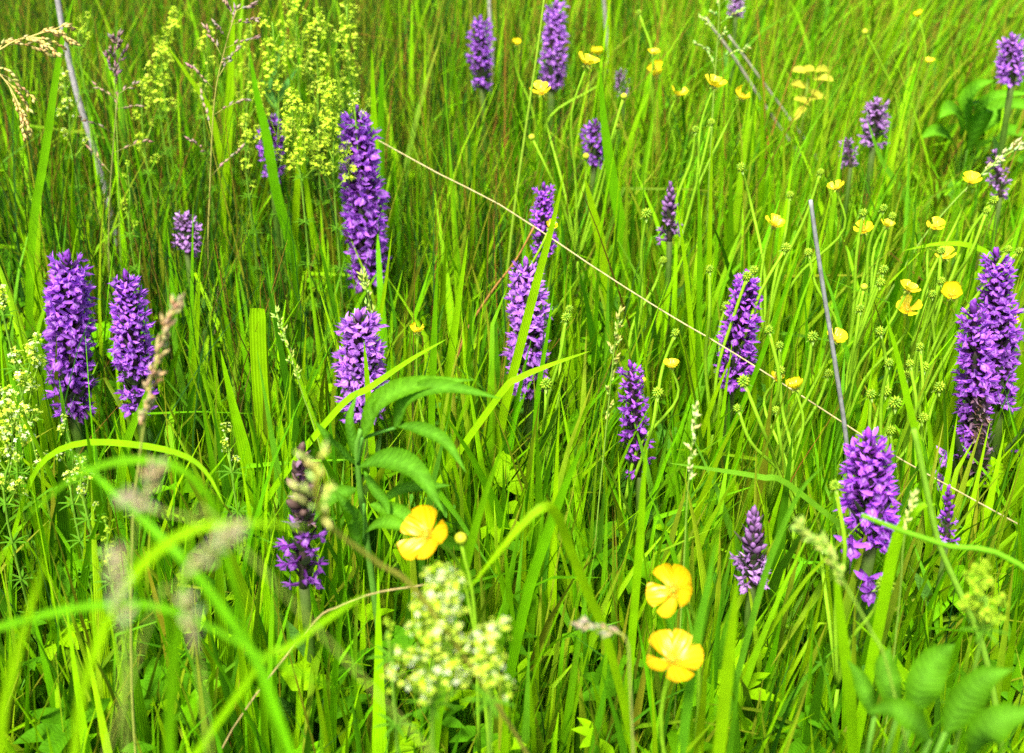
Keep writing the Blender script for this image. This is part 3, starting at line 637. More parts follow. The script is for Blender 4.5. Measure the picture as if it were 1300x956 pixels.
for i, (c, wd, h, nn, label) in enumerate(BIG):
    p = at_h(c[0], c[1], h); base = gz((p.x+(.03, .015, .02)[i], p.y+.03, 0)); root = thing('golden_buttercup', label, 'buttercup', base, 'large golden buttercups')
    nv = Vector(nn).normalized(); back = p-nv*.03+Vector((0, 0, -.02))
    stem_part(root, base, [base-Vector((0, 0, .01)), base.lerp(back, .6)+Vector((.006, 0, 0)), back, p-nv*.001], .0015, .0009)
    cup_flower(root, base, p+nv*0, nv, wd/ppm(p)*1.1, .42, rot=(.4, 1.1, .2)[i])
    if i == 0:
        q = at_y(585, 683, p.y+.002); stem_part(root, base, [base.lerp(back, .55), q+Vector((.006, .004, -.05)), q-Vector((0, 0, .003))], .0012, .0009, n=9); inst('flower_bud', BUDM, root, (1, 0, 0), (.1, -.1, 1), q, 17/ppm(q)/.0085, base)
    for j in range(2):
        a = U(0, 6.28); palm_leaf(root, base, base+Vector((math.cos(a)*.04, math.sin(a)*.03, U(.05, .12))), (math.cos(a), math.sin(a), .2), .03, (.075, .24, .014))

# ------------------------------------------------------------------ bedstraw
def cluster_mesh(k, cols, n=26, r=.011):
    mb = MB(); rnd = random.Random(k*13+5)
    mb.tube([(0, 0, -r*1.4), (0, 0, r*.6)], [.0005, .0003], 4, (.22, .40, .02))
    for i in range(n):
        th = rnd.uniform(0, 6.28); u = rnd.uniform(-.55, 1); rr = r*rnd.uniform(.45, 1)*math.sqrt(max(.05, 1-u*u*.8))
        p = Vector((rr*math.cos(th), rr*math.sin(th), r*u*1.1)); a = Vector((0, 0, p.z-r*.5-rr*.3)); mb.tube([a, p], .00018, 3, (.25, .42, .02))
        nz = (p.normalized()*.5+Vector((rnd.uniform(-.6, .6), rnd.uniform(-.6, .6), .9))).normalized(); o = nz.orthogonal().normalized(); b = nz.cross(o); a0 = rnd.uniform(0, 1.5); c = rnd.choice(cols)
        if rnd.random() < .62:
            s = .0029*rnd.uniform(.8, 1.2)
            for q in range(4):
                t = a0+q*1.5708; e = o*math.cos(t)+b*math.sin(t); f = nz.cross(e)
                mb.add([p, p+e*s*.55+f*s*.36+nz*s*.12, p+e*s*1.1+nz*s*.05, p+e*s*.55-f*s*.36+nz*s*.12], [(0, 1, 2, 3)], c)
            mb.seed(p-nz*.0003, nz, .0009, .00035, (.45, .48, .05))
        else: mb.seed(p, nz, .0026, .0012, tuple(x*.85 for x in rnd.choice(cols)))
    return mb.mesh('floret_cluster', M['floret'])
LIME = [(.60, .80, .04), (.68, .84, .08), (.50, .74, .02)]; CREAM = [(.74, .82, .40), (.62, .78, .14), (.80, .86, .58)]; TIGHT = [(.40, .64, .02), (.48, .68, .03)]
CL = dict(lime=[cluster_mesh(i, LIME) for i in range(5)], cream=[cluster_mesh(i+20, CREAM+LIME+LIME[:2], 24) for i in range(5)], tight=[cluster_mesh(i+40, TIGHT, 22, .008) for i in range(3)])
# plant: top px, foot-of-panicle px, width px, tip height, kind, clusters, cluster px, label
BED = [
 ((345,22),(352,230),58,.40,'lime',18,22,'tall yellow-green bedstraw directly above the short violet orchid'),
 ((402,14),(405,215),60,.40,'lime',20,22,'widest yellow-green bedstraw left of the long slender orchid'),
 ((440,0),(448,150),50,.40,'lime',15,20,'yellow-green bedstraw rising behind the long slender orchid tip'),
 ((318,25),(312,190),34,.38,'lime',12,16,'thin yellow-green bedstraw left of the short violet orchid'),
 ((372,-10),(378,90),44,.40,'lime',14,18,'yellow-green bedstraw at top edge between the two widest ones'),
 ((418,110),(424,238),50,.37,'lime',18,22,'yellow-green bedstraw low in front of the widest one, left of the slender orchid'),
 ((372,118),(382,226),40,.37,'lime',13,20,'low yellow-green bedstraw just right of the short violet orchid'),
 ((262,40),(258,150),34,.36,'lime',9,16,'loose yellow-green bedstraw sprig left of the tall upright broad blade'),
 ((180,98),(188,220),30,.33,'lime',8,15,'thin yellow-green bedstraw sprig below the bright round tuft'),
 ((312,150),(316,250),28,.33,'lime',7,15,'low yellow-green bedstraw sprig left of the short violet orchid foot'),
 ((226,12),(206,90),26,.37,'lime',8,15,'small bedstraw at the top left, upper one of the pair of tufts'),
 ((200,58),(204,150),34,.35,'lime',12,17,'bedstraw with a bright round tuft near the top left'),
 ((112,22),(100,60),26,.37,'lime',6,12,'slender bedstraw beside the broad blade at the top left'),
 ((78,80),(92,200),34,.34,'cream',10,14,'pale bedstraw at the foot of the grey dead stalk, far left'),
 ((160,200),(165,300),20,.31,'tight',6,11,'thin budding bedstraw among the dark rushes'),
 ((45,425),(22,600),66,.32,'cream',22,24,'creamy white bedstraw in front of the left-edge orchids'),
 ((12,500),(6,640),44,.31,'cream',12,24,'creamy bedstraw cut by the left picture edge'),
 ((80,525),(92,640),34,.29,'cream',9,15,'small creamy bedstraw below the densest left-edge orchid'),
 ((104,580),(112,660),26,.28,'cream',6,13,'tiny cream bedstraw sprig low on the left'),
 ((2,370),(4,400),18,.33,'cream',3,18,'single white bedstraw tuft at the left picture edge'),
 ((135,660),(142,740),18,.27,'tight',7,12,'tight yellow-green bedstraw bud spike low on the left'),
 ((284,543),(294,600),16,.27,'cream',4,12,'little cream bedstraw sprig beside the wide cut-off blade'),
 ((568,742),(548,892),104,.40,'cream',34,34,'large blurred creamy bedstraw in the foreground centre'),
 ((626,806),(622,890),44,.39,'cream',9,32,'smaller white bedstraw right of the large blurred foreground one'),
 ((492,792),(496,836),18,.33,'tight',5,13,'small bud sprig of bedstraw left of the large foreground one'),
 ((1240,722),(1248,800),58,.38,'tight',14,26,'blurred yellow-green bedstraw at the lower right'),
 ((452,120),(452,160),20,.36,'cream',4,14,'round pale bedstraw tuft behind the long slender orchid\'s tip'),
]
def bedstraw(t, b, wd, h, kind, n, cpx, label):
    T = at_h(t[0], t[1], h); B = at_y(b[0], b[1], T.y); base = gz((B.x+(B.x-T.x)*.4, B.y+.015, 0)); k = ppm(B.lerp(T, .5))
    root = thing('bedstraw', label, 'bedstraw', base, 'bedstraw plants in flower'); Rw = wd/k*.5; cs = cpx/k/.024
    stem_part(root, base, [base-Vector((0, 0, .01)), base.lerp(B, .5), B, B.lerp(T, .5)+Vector((U(-.004, .004), 0, 0)), T-Vector((0, 0, .004))], .0011, .0005, (.14, .30, .02), n=14)
    m = MB(); ps = []
    for i in range(n):
        f = (i+.5)/n; a = i*2.4+U(-.4, .4); r = Rw*(1-.7*f)*U(.3, 1.25); s = B.lerp(T, min(1, f*.95)); e = s + Vector((math.cos(a)*r, math.sin(a)*r, r*.45+.004))
        if r > cs*.006: m.tube(smooth_path([s-Vector((0, 0, .006)), s.lerp(e, .6)+Vector((0, 0, -.003)), e], 5), [.0005]*3+[.00035]*2, 4, (.2, .38, .02))
        ps.append((e, a, f))
    if m.V: m.build('branches', M['stem'], root, base)
    for e, a, f in ps: inst('floret_cluster', random.choice(CL[kind]), root, (math.cos(a*3), math.sin(a*3), 0), (math.cos(a)*.3, math.sin(a)*.3, 1), e, cs*U(.6, 1.35), base)
    for f in (.25, .42, .58, .72, .86, 1.0):
        p = base.lerp(B, f); m = MB()
        for j in range(7):
            a = j*.9+f*5; d = Vector((math.cos(a), math.sin(a), .35)); m.ribbon([p+d*(.011*q)-Vector((0, 0, .003*q*q)) for q in (0, .35, .7, 1)], [.0003, .0009, .0007, .0001], (0, 0, 1), .2, (.085, .24, .010))
        m.build('leaf_whorl', M['leaf'], root, base)
for q in BED: bedstraw(*q)

# ------------------------------------------------------------------ single conspicuous grass blades
def pt(q, Y): return at_y(q[0], q[1], q[2] if len(q) > 2 else Y)
def yof(q, h): return at_h(q[0], q[1], h).y
def blade(label, pts, wpx, Y, col='lime', nrm=(.1, -1, .35), point=True, group=None, fold=.22, name='grass_blade'):
    """pts from tip to foot (px, py[, distance]); the foot is carried on into the ground"""
    P = [pt(q, Y) for q in pts]; k = ppm(P[len(P)//2]); hw = wpx/k*.5
    full = P + to_ground(P[-1], P[-1]-P[-2]); base = gz(full[-1]); full[-1].z = base.z-.008
    q = smooth_path(full, 26); m = MB(); n = len(q); w = []
    for i in range(n):
        t = i/(n-1); w.append(hw*(min(1, (t/.35)**.7+.04) if point else (1 if t > .02 else .85))*(1-.35*max(0, t-.6)/.4))
    c = tuple(x*U(.95, 1.1) for x in G[col]); m.ribbon(q[:23], w[:23], nrm, fold, c, None)
    root = thing('grass_shoot', label, 'grass blade', base, group or 'broad grass blades standing out')
    m.build('blade', M['grass'], root, base)
    m = MB(); m.tube(q[21:], [max(.0008, x*.45) for x in w[21:]], 6, tuple(x*.9 for x in c)); m.build('sheath', M['stem'], root, base)
    return root
blade('tall upright broad blade at upper left, left of the short violet orchid', [(298,-14),(293,90),(288,200),(287,300)], 13, 1.30)
blade('long blade leaning left across the upper left corner', [(94,-6),(76,68),(58,190),(42,290)], 11, 1.05, 'fresh')
blade('narrow blade kinked right beside the tall upright broad blade', [(210,55),(238,95),(264,136),(280,200),(284,290)], 8, 1.22)
blade('broad blade arching in front of the short violet orchid', [(316,60),(326,120),(338,170),(350,240),(366,300)], 13, 1.18, 'fresh')
blade('upright blade right of the short violet orchid', [(382,140),(380,190),(376,262),(374,300)], 9, 1.2)
blade('tall blade behind the long slender orchid, left one of the pair', [(472,62),(474,130),(478,220)], 9, 1.22)
blade('tall blade behind the long slender orchid, right one of the pair', [(486,70),(484,130),(483,230)], 10, 1.24, 'fresh')
blade('wide blunt cut-off blade left of the stout lilac orchid', [(327,391),(328,440),(332,510),(343,600)], 20, .86, 'lime', (.1, -1, .3), False)
blade('light wide blade leaning against the blunt cut-off blade', [(280,445),(296,515),(310,570),(322,640)], 16, .82)
blade('slim upright blade left of the wide blunt one', [(254,344),(250,420),(246,470),(243,560)], 9, .92)
blade('light blade arching to the right below the left-edge orchids', [(284,640,.58),(262,600,.60),(232,578,.63),(180,566,.66),(110,562,.68),(62,580,.69),(34,625,.70)], 9, .66, 'lime', (0, -.6, .8))
blade('blurred pale blade arching over the lower left', [(30,660,.36),(72,622,.36),(110,598,.36),(165,584,.36),(222,592,.36),(260,625,.36),(282,690,.36)], 10, .53, 'fresh', (0, -.7, .7))
blade('long blurred blade arching across the bottom left foreground', [(440,880,.29),(340,836,.29),(270,798,.295),(200,770,.30),(130,768,.30),(50,782,.30),(-40,815,.30),(-120,900,.30)], 9, .42, 'fresh', (0, -.7, .7))
blade('pale broad blade bent over sharply in the lower centre', [(592,752,.46),(640,692,.46),(682,648,.465),(704,648,.47),(722,690,.48),(745,750,.49),(772,815,.50)], 14, .46, 'lime', (-.3, -.8, .6))
blade('light blade slanting up right in the bottom left foreground', [(470,752,.34),(430,776,.34),(366,822,.34),(310,870,.34)], 10, .45, 'lime', (0, -.8, .6))
blade('slanting light green blade right of the thin loose orchid', [(850,588),(905,596),(965,606),(1010,622)], 8, .70, 'blue', (0, -.6, .8))
blade('broad blade curling over beside the large bright orchid', [(1188,640),(1168,643),(1148,664),(1134,700),(1122,760)], 15, .56, 'lime', (-.2, -.8, .5))
blade('broad blade crossing in front of the middle lilac orchid', [(716,220),(700,290),(682,355),(660,440),(640,520)], 12, .86, 'lime')
blade('second narrow blade crossing the middle lilac orchid', [(704,360),(694,430),(684,490),(678,560)], 7, .84, 'fresh')
blade('straight narrow blade below the two wide buttercup flowers', [(1124,400),(1136,440),(1150,500),(1170,590)], 9, .72, 'lime')
blade('broad upright blade under the far buttercup group', [(762,85),(766,150),(776,220),(790,300)], 14, 1.16, 'fresh')
blade('upright blade just left of the sparse faded orchid', [(742,225),(752,265),(764,320)], 13, 1.1, 'lime')
blade('leaf curving right above the serrated leaves', [(748,446),(700,463),(660,480),(632,505)], 9, .76, 'lime', (0, -.6, .8))
blade('thin leaf slanting up across the stout lilac orchid foot', [(566,431),(521,457),(470,492),(425,524)], 9, .745, 'lime', (0, -.6, .8))
blade('narrow blade standing before the stout lilac orchid', [(462,432),(466,480),(470,540)], 9, .80, 'lime')
blade('blue-green blade before the densest left-edge orchid', [(75,480),(82,530),(90,590),(100,640)], 9, .78, 'blue')
blade('blade curving up right between the two left-edge orchids', [(196,470),(180,515),(160,565),(152,640)], 11, .76, 'fresh')
blade('narrow blade along the right side of the fading mauve orchid', [(1046,590),(1015,625),(985,690),(962,760)], 9, .56, 'blue')
blade('tall narrow blade left of the bright violet orchid', [(1018,312),(1000,360),(975,430),(940,520),(905,590)], 7, .80, 'fresh')
blade('upright blade right of the lower middle buttercups', [(908,690),(899,740),(886,800),(876,868)], 13, .47, 'blue')
blade('leaning blade in the top right beside the faded orchid', [(1100,150),(1120,205),(1150,250),(1165,300)], 9, 1.22, 'blue')
blade('tall straight blade right of the faded upper right orchid', [(1142,150),(1128,200),(1112,250),(1100,300)], 10, 1.24, 'lime')
blade('broad blade at the right edge behind the tall orchid', [(1148,318),(1190,310),(1230,312),(1262,330),(1275,380)], 9, .98, 'lime', (0, -.5, .8))
blade('dark blade leaning in the lower middle left of the thin orchid', [(742,560),(720,610),(690,690),(668,760)], 14, .60, 'fresh')
blade('wide upright blade at the bottom centre right', [(935,735),(930,790),(922,860),(915,930)], 17, .44, 'lime')
blade('wide blade leaning left at the bottom right', [(1058,690),(1064,760),(1072,830),(1080,900)], 15, .48, 'lime')

blade('blurred blade reaching right in front of the brown-tipped orchid', [(392,670,.28),(320,664,.28),(240,674,.28),(170,730,.28),(120,830,.28),(95,960,.28)], 13, .28, 'lime', (0, -.7, .7))
blade('blurred blade slanting down right across the lower left', [(82,566,.36),(130,612,.35),(190,668,.34),(250,730,.33),(320,830,.32),(360,930,.31)], 12, .34, 'fresh', (0, -.8, .6))
blade('blurred upright blade at the lower left beside the mauve grass head', [(246,640,.30),(236,720,.30),(226,800,.30),(216,900,.30)], 14, .30, 'fresh')
blade('blurred blade rising at the left picture edge', [(60,700,.30),(36,780,.30),(14,860,.30),(0,960,.30)], 13, .30, 'lime')
blade('slim blade leaning right just below the long slender orchid', [(498,292),(488,370),(476,440),(468,500)], 7, .92)
blade('tallest slim blade of the bundle left of the bright violet orchid', [(904,168),(902,250),(900,340),(898,440)], 7, .98)
blade('second slim blade of the bundle left of the bright violet orchid', [(886,214),(888,290),(888,370),(886,450)], 8, .95, 'fresh')
blade('slim blade leaning left out of the bundle by the bright violet orchid', [(858,250),(868,320),(876,400),(880,470)], 7, .92)
blade('upright blade between the stout lilac orchid and the middle lilac orchid', [(594,300),(584,370),(574,440),(566,500)], 10, .86)
blade('broad blade right of the single small buttercup', [(556,330),(552,400),(550,460),(548,520)], 9, .84, 'fresh')
blade('upright blade between thin loose orchid and lower buttercups', [(822,560),(816,620),(812,690),(806,760)], 11, .58)
blade('long leaning blade below the serrated leaves', [(640,560),(612,640),(590,720),(572,800)], 13, .56, 'fresh')

# ------------------------------------------------------------------ dead stalks and long stems
def stalk(name, label, cat, pts, wpx, Y, col, col2=None, down=True, mat='dry', group=None, joints=False):
    P = [pt(q, Y) for q in pts]; k = ppm(P[len(P)//2]); r = wpx/k*.5
    full = P + (to_ground(P[-1], P[-1]-P[-2]) if down else []); base = gz(full[-1])
    q = smooth_path(full, 30); m = MB(); n = len(q); m.tube(q, [r*(.75+.35*i/n) for i in range(n)], 8, [tuple(a+(b-a)*i/(n-1) for a, b in zip(col, col2 or col)) for i in range(n)])
    root = thing(name, label, cat, base, group); m.build('stem', M[mat], root, base)
    if joints:
        for i in (8, 16, 23):
            t = (q[i+1]-q[i-1]).normalized(); m = MB(); m.tube([q[i]-t*r*1.2, q[i], q[i]+t*r*1.2], [r*1.05, r*1.35, r*1.05], 8, tuple(x*.75 for x in col)); m.build('node', M[mat], root, base)
    return root
STR = (.60, .48, .24); GREY = (.23, .24, .25)
stalk('straw_stalk', 'long pale straw stalk slanting down across the meadow from the middle to the right edge', 'dry stalk', [(480,178,1.16),(560,222,1.10),(640,263,1.04),(760,343,.95),(850,400,.89),(912,436,.86),(1006,495,.82),(1060,530,.80),(1130,575,.77),(1210,620,.74),(1310,675,.71),(1420,735,.68)], 2.1, .8, (.48, .39, .19), (.20, .18, .07), joints=True)
stalk('grey_stick', 'smooth grey weathered stick standing upright right of centre', 'stick', [(1029,254),(1036,305),(1046,372),(1060,460),(1076,575)], 6.5, .74, (.21, .225, .22), (.13, .13, .115))
stalk('dead_stalk', 'blurred grey dead stalk leaning at the top left', 'dry stalk', [(70,-20),(82,50),(98,120),(118,185)], 9, 1.35, (.26, .25, .25))
stalk('dead_stalk', 'grey dead stalk at top right, thicker one of the crossing pair', 'dry stalk', [(895,22),(930,70),(975,140),(1018,200),(1040,228)], 4.5, 1.5, (.20, .19, .14))
stalk('dead_stalk', 'grey dead stalk at top right, thinner one of the crossing pair', 'dry stalk', [(925,45),(962,95),(1002,150),(1036,200)], 3.5, 1.5, (.22, .21, .15))
stalk('dead_stalk', 'short dark grey stalk at the top edge right of the far lilac orchid', 'dry stalk', [(766,-10),(769,30),(773,75)], 6, 1.7, (.20, .20, .17))
stalk('dead_stalk', 'short pale grey stalk at the top edge above the far violet orchid', 'dry stalk', [(620,-10),(622,20),(624,60)], 6, 1.7, (.26, .26, .22))
stalk('green_stem', 'thick green stem slanting in front of the large bright orchid to the right edge', 'grass stem', [(1094,654),(1140,672),(1200,692),(1310,728)], 8, .50, (.12, .34, .008), mat='stem')
stalk('green_stem', 'long upright green stem left of the withered orchid at right', 'grass stem', [(1160,545),(1172,600),(1192,690),(1222,760),(1250,830)], 9, .56, (.16, .34, .02), mat='stem')
stalk('green_stem', 'tall thin green stem between the two far orchids', 'grass stem', [(692,-10),(683,60),(668,160),(650,290)], 4, 1.1, (.20, .34, .02), mat='stem')
stalk('straw_stalk', 'curved dry stalk low between the serrated leaves and foreground bedstraw', 'dry stalk', [(588,728),(540,742),(480,752),(430,770),(390,800)], 2.4, .54, (.28, .22, .08))
stalk('rust_blade', 'rust coloured dead stem slanting beside the middle lilac orchid', 'dry stalk', [(678,288),(655,330),(628,365),(598,410),(585,440)], 3.2, 1.0, (.26, .13, .03))

# ------------------------------------------------------------------ grass seed heads
def panicle(label, pts, Y, wpx, nb, bl, sp, col, droop=0.0, spread=1.0, scol=(.18, .32, .03), frac=.55, per=7, name='grass_seed_head', group=None, down=True):
    """pts from tip to foot; branches along the first part of the stem"""
    P = [pt(q, Y) for q in pts]; k = ppm(P[0]); full = P + (to_ground(P[-1], P[-1]-P[-2]) if down else []); base = gz(full[-1])
    q = smooth_path(full, 40); root = thing(name, label, 'grass head', base, group or 'grass seed heads'); r = wpx/k*.5
    m = MB(); m.tube(q, [r*(.5+.5*i/39) for i in range(40)], 6, scol); m.build('stem', M['stem'], root, base)
    vis = smooth_path(P, 40)
    for b in range(nb):
        f = frac*b/max(1, nb-1); i = min(38, int(f*39)); s = vis[i]; t = (vis[i]-vis[i+1]).normalized()
        a = b*2.4+U(-.3, .3); o = t.orthogonal().normalized(); side = o*math.cos(a)+t.cross(o)*math.sin(a)
        L = bl/k*(.35+.65*min(1, (f/frac+.08)*1.4))*U(.7, 1.1)
        e = [s + (side*spread+t*(1.1-spread*.5))*(L*u) + Vector((0, 0, -droop*L*u*u)) for u in (0, .3, .6, .85, 1)]
        m = MB(); m.tube(e, [.0003, .0003, .00025, .0002, .0002], 4, scol)
        for j in range(per):
            u = .25+.75*j/max(1, per-1); ii = min(3, int(u*4)); p = e[ii].lerp(e[ii+1], u*4-ii) if ii < 4 else e[-1]
            d = (e[min(4, ii+1)]-e[ii]).normalized() + Vector((U(-.5, .5), U(-.5, .5), U(-.5, .5)))
            c = tuple(x*U(.75, 1.2) for x in col); m.seed(p, d, sp/k*U(.8, 1.2), sp/k*.2, c, 4)
        m.build('branch', M['dry'], root, base)
    return root
TAN = (.46, .35, .10); PLUM = (.16, .10, .10); PALE = (.26, .40, .08)
panicle('golden tan grass head drooping into the top left corner', [(72,36,.80),(40,46,.80),(5,60,.80),(-40,110,.80)], .8, 3, 9, 56, 11, TAN, .55, .35, (.5, .4, .12), .75, 11)
panicle('golden tan grass head hanging lower at the left picture edge', [(26,140,.80),(12,110,.80),(-10,92,.80),(-40,130,.80)], .8, 3, 7, 46, 11, TAN, .6, .3, (.5, .4, .12), .7, 10)
panicle('dark purplish grass head standing at the upper left', [(148,56),(146,110),(150,200),(152,300)], 1.12, 3, 9, 34, 10, PLUM, .1, .35, frac=.38)
panicle('tall open purplish grass head beside the tall upright broad blade', [(300,14),(286,60),(272,130),(266,250),(264,320)], 1.08, 3, 14, 62, 11, (.24, .17, .13), .15, .75, (.30, .30, .06), .7, 6)
panicle('wide dry grass head with level branches at the left middle', [(150,120),(146,160),(140,240),(138,320)], 1.10, 3, 7, 52, 10, (.22, .15, .10), .1, .95, (.24, .26, .06), .6, 4)
panicle('feathery pale green panicle above the petal-shedding buttercup', [(914,-8),(911,50),(906,120),(900,240)], 1.22, 3, 12, 40, 8, PALE, .1, .95, (.22, .36, .04), .55, 9)
panicle('pale grass head leaning far right at the right edge', [(1310,180),(1280,195),(1245,222),(1200,268),(1160,320)], 1.05, 3, 9, 26, 11, (.36, .42, .16), 0, .2, (.2, .34, .04), .55, 6)
panicle('slender upright grass spike right of the thin loose orchid', [(884,520),(878,570),(872,640),(868,720)], .62, 3, 14, 10, 10, (.40, .46, .16), 0, .3, frac=.55, per=4)
panicle('slender green spike standing before the thin loose orchid', [(786,400),(778,460),(768,560),(760,640)], .74, 3, 12, 16, 10, (.28, .34, .06), 0, .3, frac=.6, per=5)
panicle('small pale grass spike rising beside the large bright orchid', [(1160,632),(1152,660),(1146,700),(1142,760)], .55, 3, 10, 9, 10, (.38, .46, .12), 0, .3, frac=.5, per=4)
panicle('green grass spike left of the stout lilac orchid', [(352,400),(366,440),(384,500),(400,545)], .80, 3, 12, 13, 9, (.26, .38, .06), 0, .3, frac=.6, per=4)
panicle('olive grass spike just right of the long slender orchid foot', [(462,352),(468,380),(480,440),(486,500)], .92, 3, 12, 14, 9, (.24, .36, .06), 0, .3, frac=.55, per=5)
panicle('blurred brown reedy grass head in front of the second left-edge orchid', [(222,392),(204,440),(188,510),(176,590),(168,680)], .52, 5, 18, 26, 16, (.30, .24, .10), 0, .25, (.26, .30, .05), .62, 6)
panicle('blurred mauve grass head low at the left, upper of the foreground ones', [(196,600),(182,640),(168,700),(160,800)], .31, 4, 10, 26, 18, (.28, .25, .12), 0, .4, frac=.4, per=3)
panicle('blurred mauve grass head slanting up right in the left foreground', [(288,680,.23),(262,705,.23),(220,750,.23),(176,830,.23)], .23, 4, 12, 36, 22, (.30, .28, .13), 0, .3, (.3, .36, .06), .6, 3)
panicle('blurred pale grass head pointing left over the bottom left', [(168,636,.25),(205,650,.25),(250,662,.25),(330,720,.25)], .25, 4, 8, 22, 18, (.30, .27, .15), 0, .3, (.28, .36, .05), .4, 3)
panicle('blurred upright mauve grass head at the bottom left', [(148,720,.22),(152,770,.22),(156,840,.22),(160,940,.22)], .22, 4, 12, 30, 22, (.30, .28, .16), 0, .25, (.3, .36, .06), .55, 3)
panicle('blurred pale grass head low right of the arching foreground blade', [(238,770,.23),(246,810,.23),(256,860,.23),(262,920,.23)], .23, 4, 10, 22, 18, (.30, .29, .13), 0, .25, (.3, .36, .06), .5, 3)
panicle('blurred yellowish grass head on a brown stem in front of the brown-tipped orchid', [(402,588,.36),(404,640,.36),(428,676,.37),(480,715,.38),(545,772,.39)], .36, 9, 9, 40, 20, (.42, .50, .10), 0, .6, (.26, .26, .03), .42, 3)
panicle('blurred grass spike slanting in the lower right foreground', [(1020,672,.42),(1050,700,.42),(1072,740,.42),(1105,800,.42),(1130,860,.42)], .42, 5, 12, 20, 16, (.28, .40, .06), 0, .25, (.2, .36, .03), .55, 5)
panicle('pale wispy grass head hanging left of the bottom buttercup', [(745,793,.42),(770,800,.42),(795,812,.42),(800,870,.42)], .42, 4, 7, 16, 14, (.28, .24, .15), .1, .3, (.26, .30, .06), .6, 5)

# ------------------------------------------------------------------ plant with serrated compound leaves
def leaflet(root, base, P, wd, col, nrm=(0, -.5, .85), name='leaflet', serr=.14, n=52):
    q = smooth_path(P, n); k = ppm(q[n//2]); hw = wd/k*.5; m = MB()
    w = [hw*max(.03, math.sin(math.pi*min(1, (i/(n-1))**.72))**.95) for i in range(n)]
    m.ribbon(q, w, nrm, .30, col, None, serr, mid=tuple(x*1.5+.01 for x in col)); return m.build(name, M['leaf'], root, base)
Yc = .64; c0 = (.050, .165, .002); c1 = (.062, .190, .002)
node = at_y(454, 592, Yc); base = gz((node.x+.012, Yc+.012, 0))
root = thing('serrated_plant', 'plant with dark serrated compound leaves beside the large golden buttercup', 'leafy plant', base)
stem_part(root, base, [base-Vector((0, 0, .01)), base.lerp(node, .6), node, at_y(458, 545, Yc)], .0028, .0014, (.085, .23, .02))
for pts, wd, c in [
 ([(460,556,.64),(482,512,.63),(528,490,.62),(602,482,.61)], 37, c1), ([(500,546,.63),(520,505,.62),(565,492,.61),(636,506,.60)], 30, c0),
 ([(502,540,.63),(534,545,.60),(566,562,.585),(592,600,.57)], 22, c0), ([(456,592,.63),(492,584,.60),(530,600,.58),(564,652,.56)], 38, c0),
 ([(454,586,.64),(448,560,.64),(444,530,.64),(454,498,.65)], 15, c0), ([(452,590,.64),(432,572,.63),(416,556,.62),(400,534,.62)], 18, c0),
 ([(462,598,.64),(478,625,.62),(490,640,.60),(494,660,.59)], 15, c0), ([(462,676,.60),(486,664,.58),(508,668,.57),(530,676,.56)], 24, c1),
 ([(470,640,.62),(500,650,.60),(520,662,.59),(545,690,.58)], 26, c1), ([(452,620,.63),(430,628,.62),(412,640,.61),(398,662,.61)], 24, c0), ([(470,545,.64),(478,520,.63),(496,505,.63),(520,498,.63)], 18, c1),
 ([(480,640,.63),(510,622,.62),(545,618,.61),(572,616,.61)], 18, c0), ([(455,700,.60),(450,660,.59),(438,640,.58),(424,622,.58)], 22, c0)]:
    leaflet(root, base, [pt(q, Yc) for q in pts], wd, c)
for a, b in (((454, 592), (460, 556)), ((460, 556), (502, 543)), ((462, 690), (462, 640))):
    stem_part(root, base, [at_y(*a, Yc), at_y(*b, Yc-.01)], .0011, .0009, (.07, .22, .02), n=5, name='leaf_stalk')

def broadleaf(label, specs, foot, Y, col):
    base = gz(at_y(foot[0], foot[1], Y)*1.0); base = gz((base.x, Y+.01, 0)); root = thing('broad_leaved_plant', label, 'leafy plant', base)
    for pts, wd in specs:
        P = [pt(q, Y) for q in pts]; leaflet(root, base, P, wd, col, (0, -.55, .8), 'leaf', .02, 22)
        stem_part(root, base, [base, base.lerp(P[0], .6)+Vector((0, .01, 0)), P[0]], .0013, .001, (.10, .25, .02), n=7, name='leaf_stalk')
broadleaf('plant with broad oval leaves at the bottom right edge of the picture', [([(1160,905,.42),(1172,868,.42),(1190,836,.43),(1212,818,.44)], 46), ([(1140,905,.43),(1128,870,.43),(1124,842,.44),(1130,822,.45)], 34), ([(1110,910,.44),(1098,880,.44),(1090,858,.45),(1076,838,.46)], 24), ([(1200,930,.40),(1225,890,.40),(1250,862,.40),(1285,850,.40)], 44), ([(1180,940,.40),(1160,915,.39),(1130,900,.39),(1100,905,.38)], 36), ([(1230,960,.38),(1250,930,.37),(1280,910,.37),(1320,905,.37)], 46)], (1150, 930), .45, (.050, .160, .001))
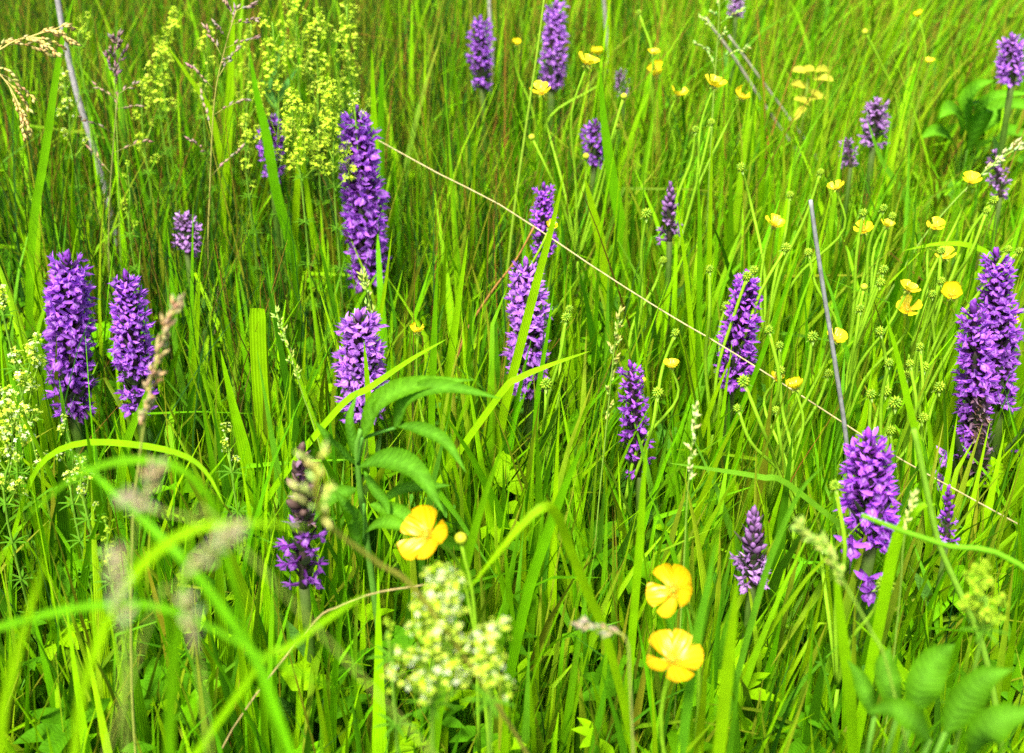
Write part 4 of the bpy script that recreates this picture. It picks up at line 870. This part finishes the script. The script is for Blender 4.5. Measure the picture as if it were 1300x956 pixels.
broadleaf('plant with broad blurred leaves under the top right edge orchid', [([(1228,190,1.5),(1244,150,1.48),(1262,124,1.46),(1312,118,1.44)], 26), ([(1222,180,1.5),(1215,150,1.48),(1205,140,1.46),(1192,150,1.44)], 34), ([(1240,190,1.5),(1262,176,1.46),(1285,168,1.44),(1312,176,1.42)], 30), ([(1230,180,1.5),(1226,140,1.48),(1240,112,1.46),(1262,102,1.45)], 30), ([(1215,190,1.5),(1200,172,1.47),(1185,168,1.45),(1168,176,1.43)], 26), ([(1250,200,1.5),(1272,196,1.46),(1290,200,1.44),(1306,212,1.42)], 26), ([(1240,170,1.5),(1268,140,1.5),(1290,134,1.48),(1318,140,1.46)], 30)], (1235, 230), 1.5, (.075, .240, .003))
broadleaf('fern-like green leaves beside the yellow-green bedstraw at the top', [([(352,140,1.4),(345,115,1.4),(352,85,1.38),(362,45,1.36)], 18), ([(352,130,1.4),(368,105,1.4),(382,80,1.38)], 14), ([(350,130,1.4),(338,110,1.4),(330,100,1.38)], 12)], (350, 200), 1.4, (.07, .22, .03))
# a yellowed curled leaf in the far grass
base = gz(at_h(1030, 130, .0)); p0 = at_h(1026, 100, .27); base = gz((p0.x, p0.y+.02, 0)); root = thing('yellow_rattle', 'blurred pale yellow flower head in the far grass at upper right', 'flower', base)
stem_part(root, base, [base, base.lerp(p0, .6), p0], .0015, .0012, (.2, .32, .03), n=8)
for i in range(11):
    a = i*2.4; d = Vector((math.cos(a), math.sin(a)*.6, U(-.2, .5))).normalized(); m = MB(); s = p0+Vector((U(-.012, .012), U(-.01, .01), U(-.03, .012)))
    m.ribbon([s+d*(.022*t)+Vector((0, 0, .006*t-.012*t*t)) for t in (0, .3, .6, .85, 1)], [.001, .0035, .0042, .003, .0004], (U(-.6, .6), -.7, U(.2, 1)), .4, (.56, .54, .04)); m.build('petal', M['floret'], root, base)
print('objects', len(bpy.data.objects), 'tris', sum(len(o.data.loop_triangles) if o.data.loop_triangles else len(o.data.polygons)*2 for o in bpy.data.objects if o.type == 'MESH'))
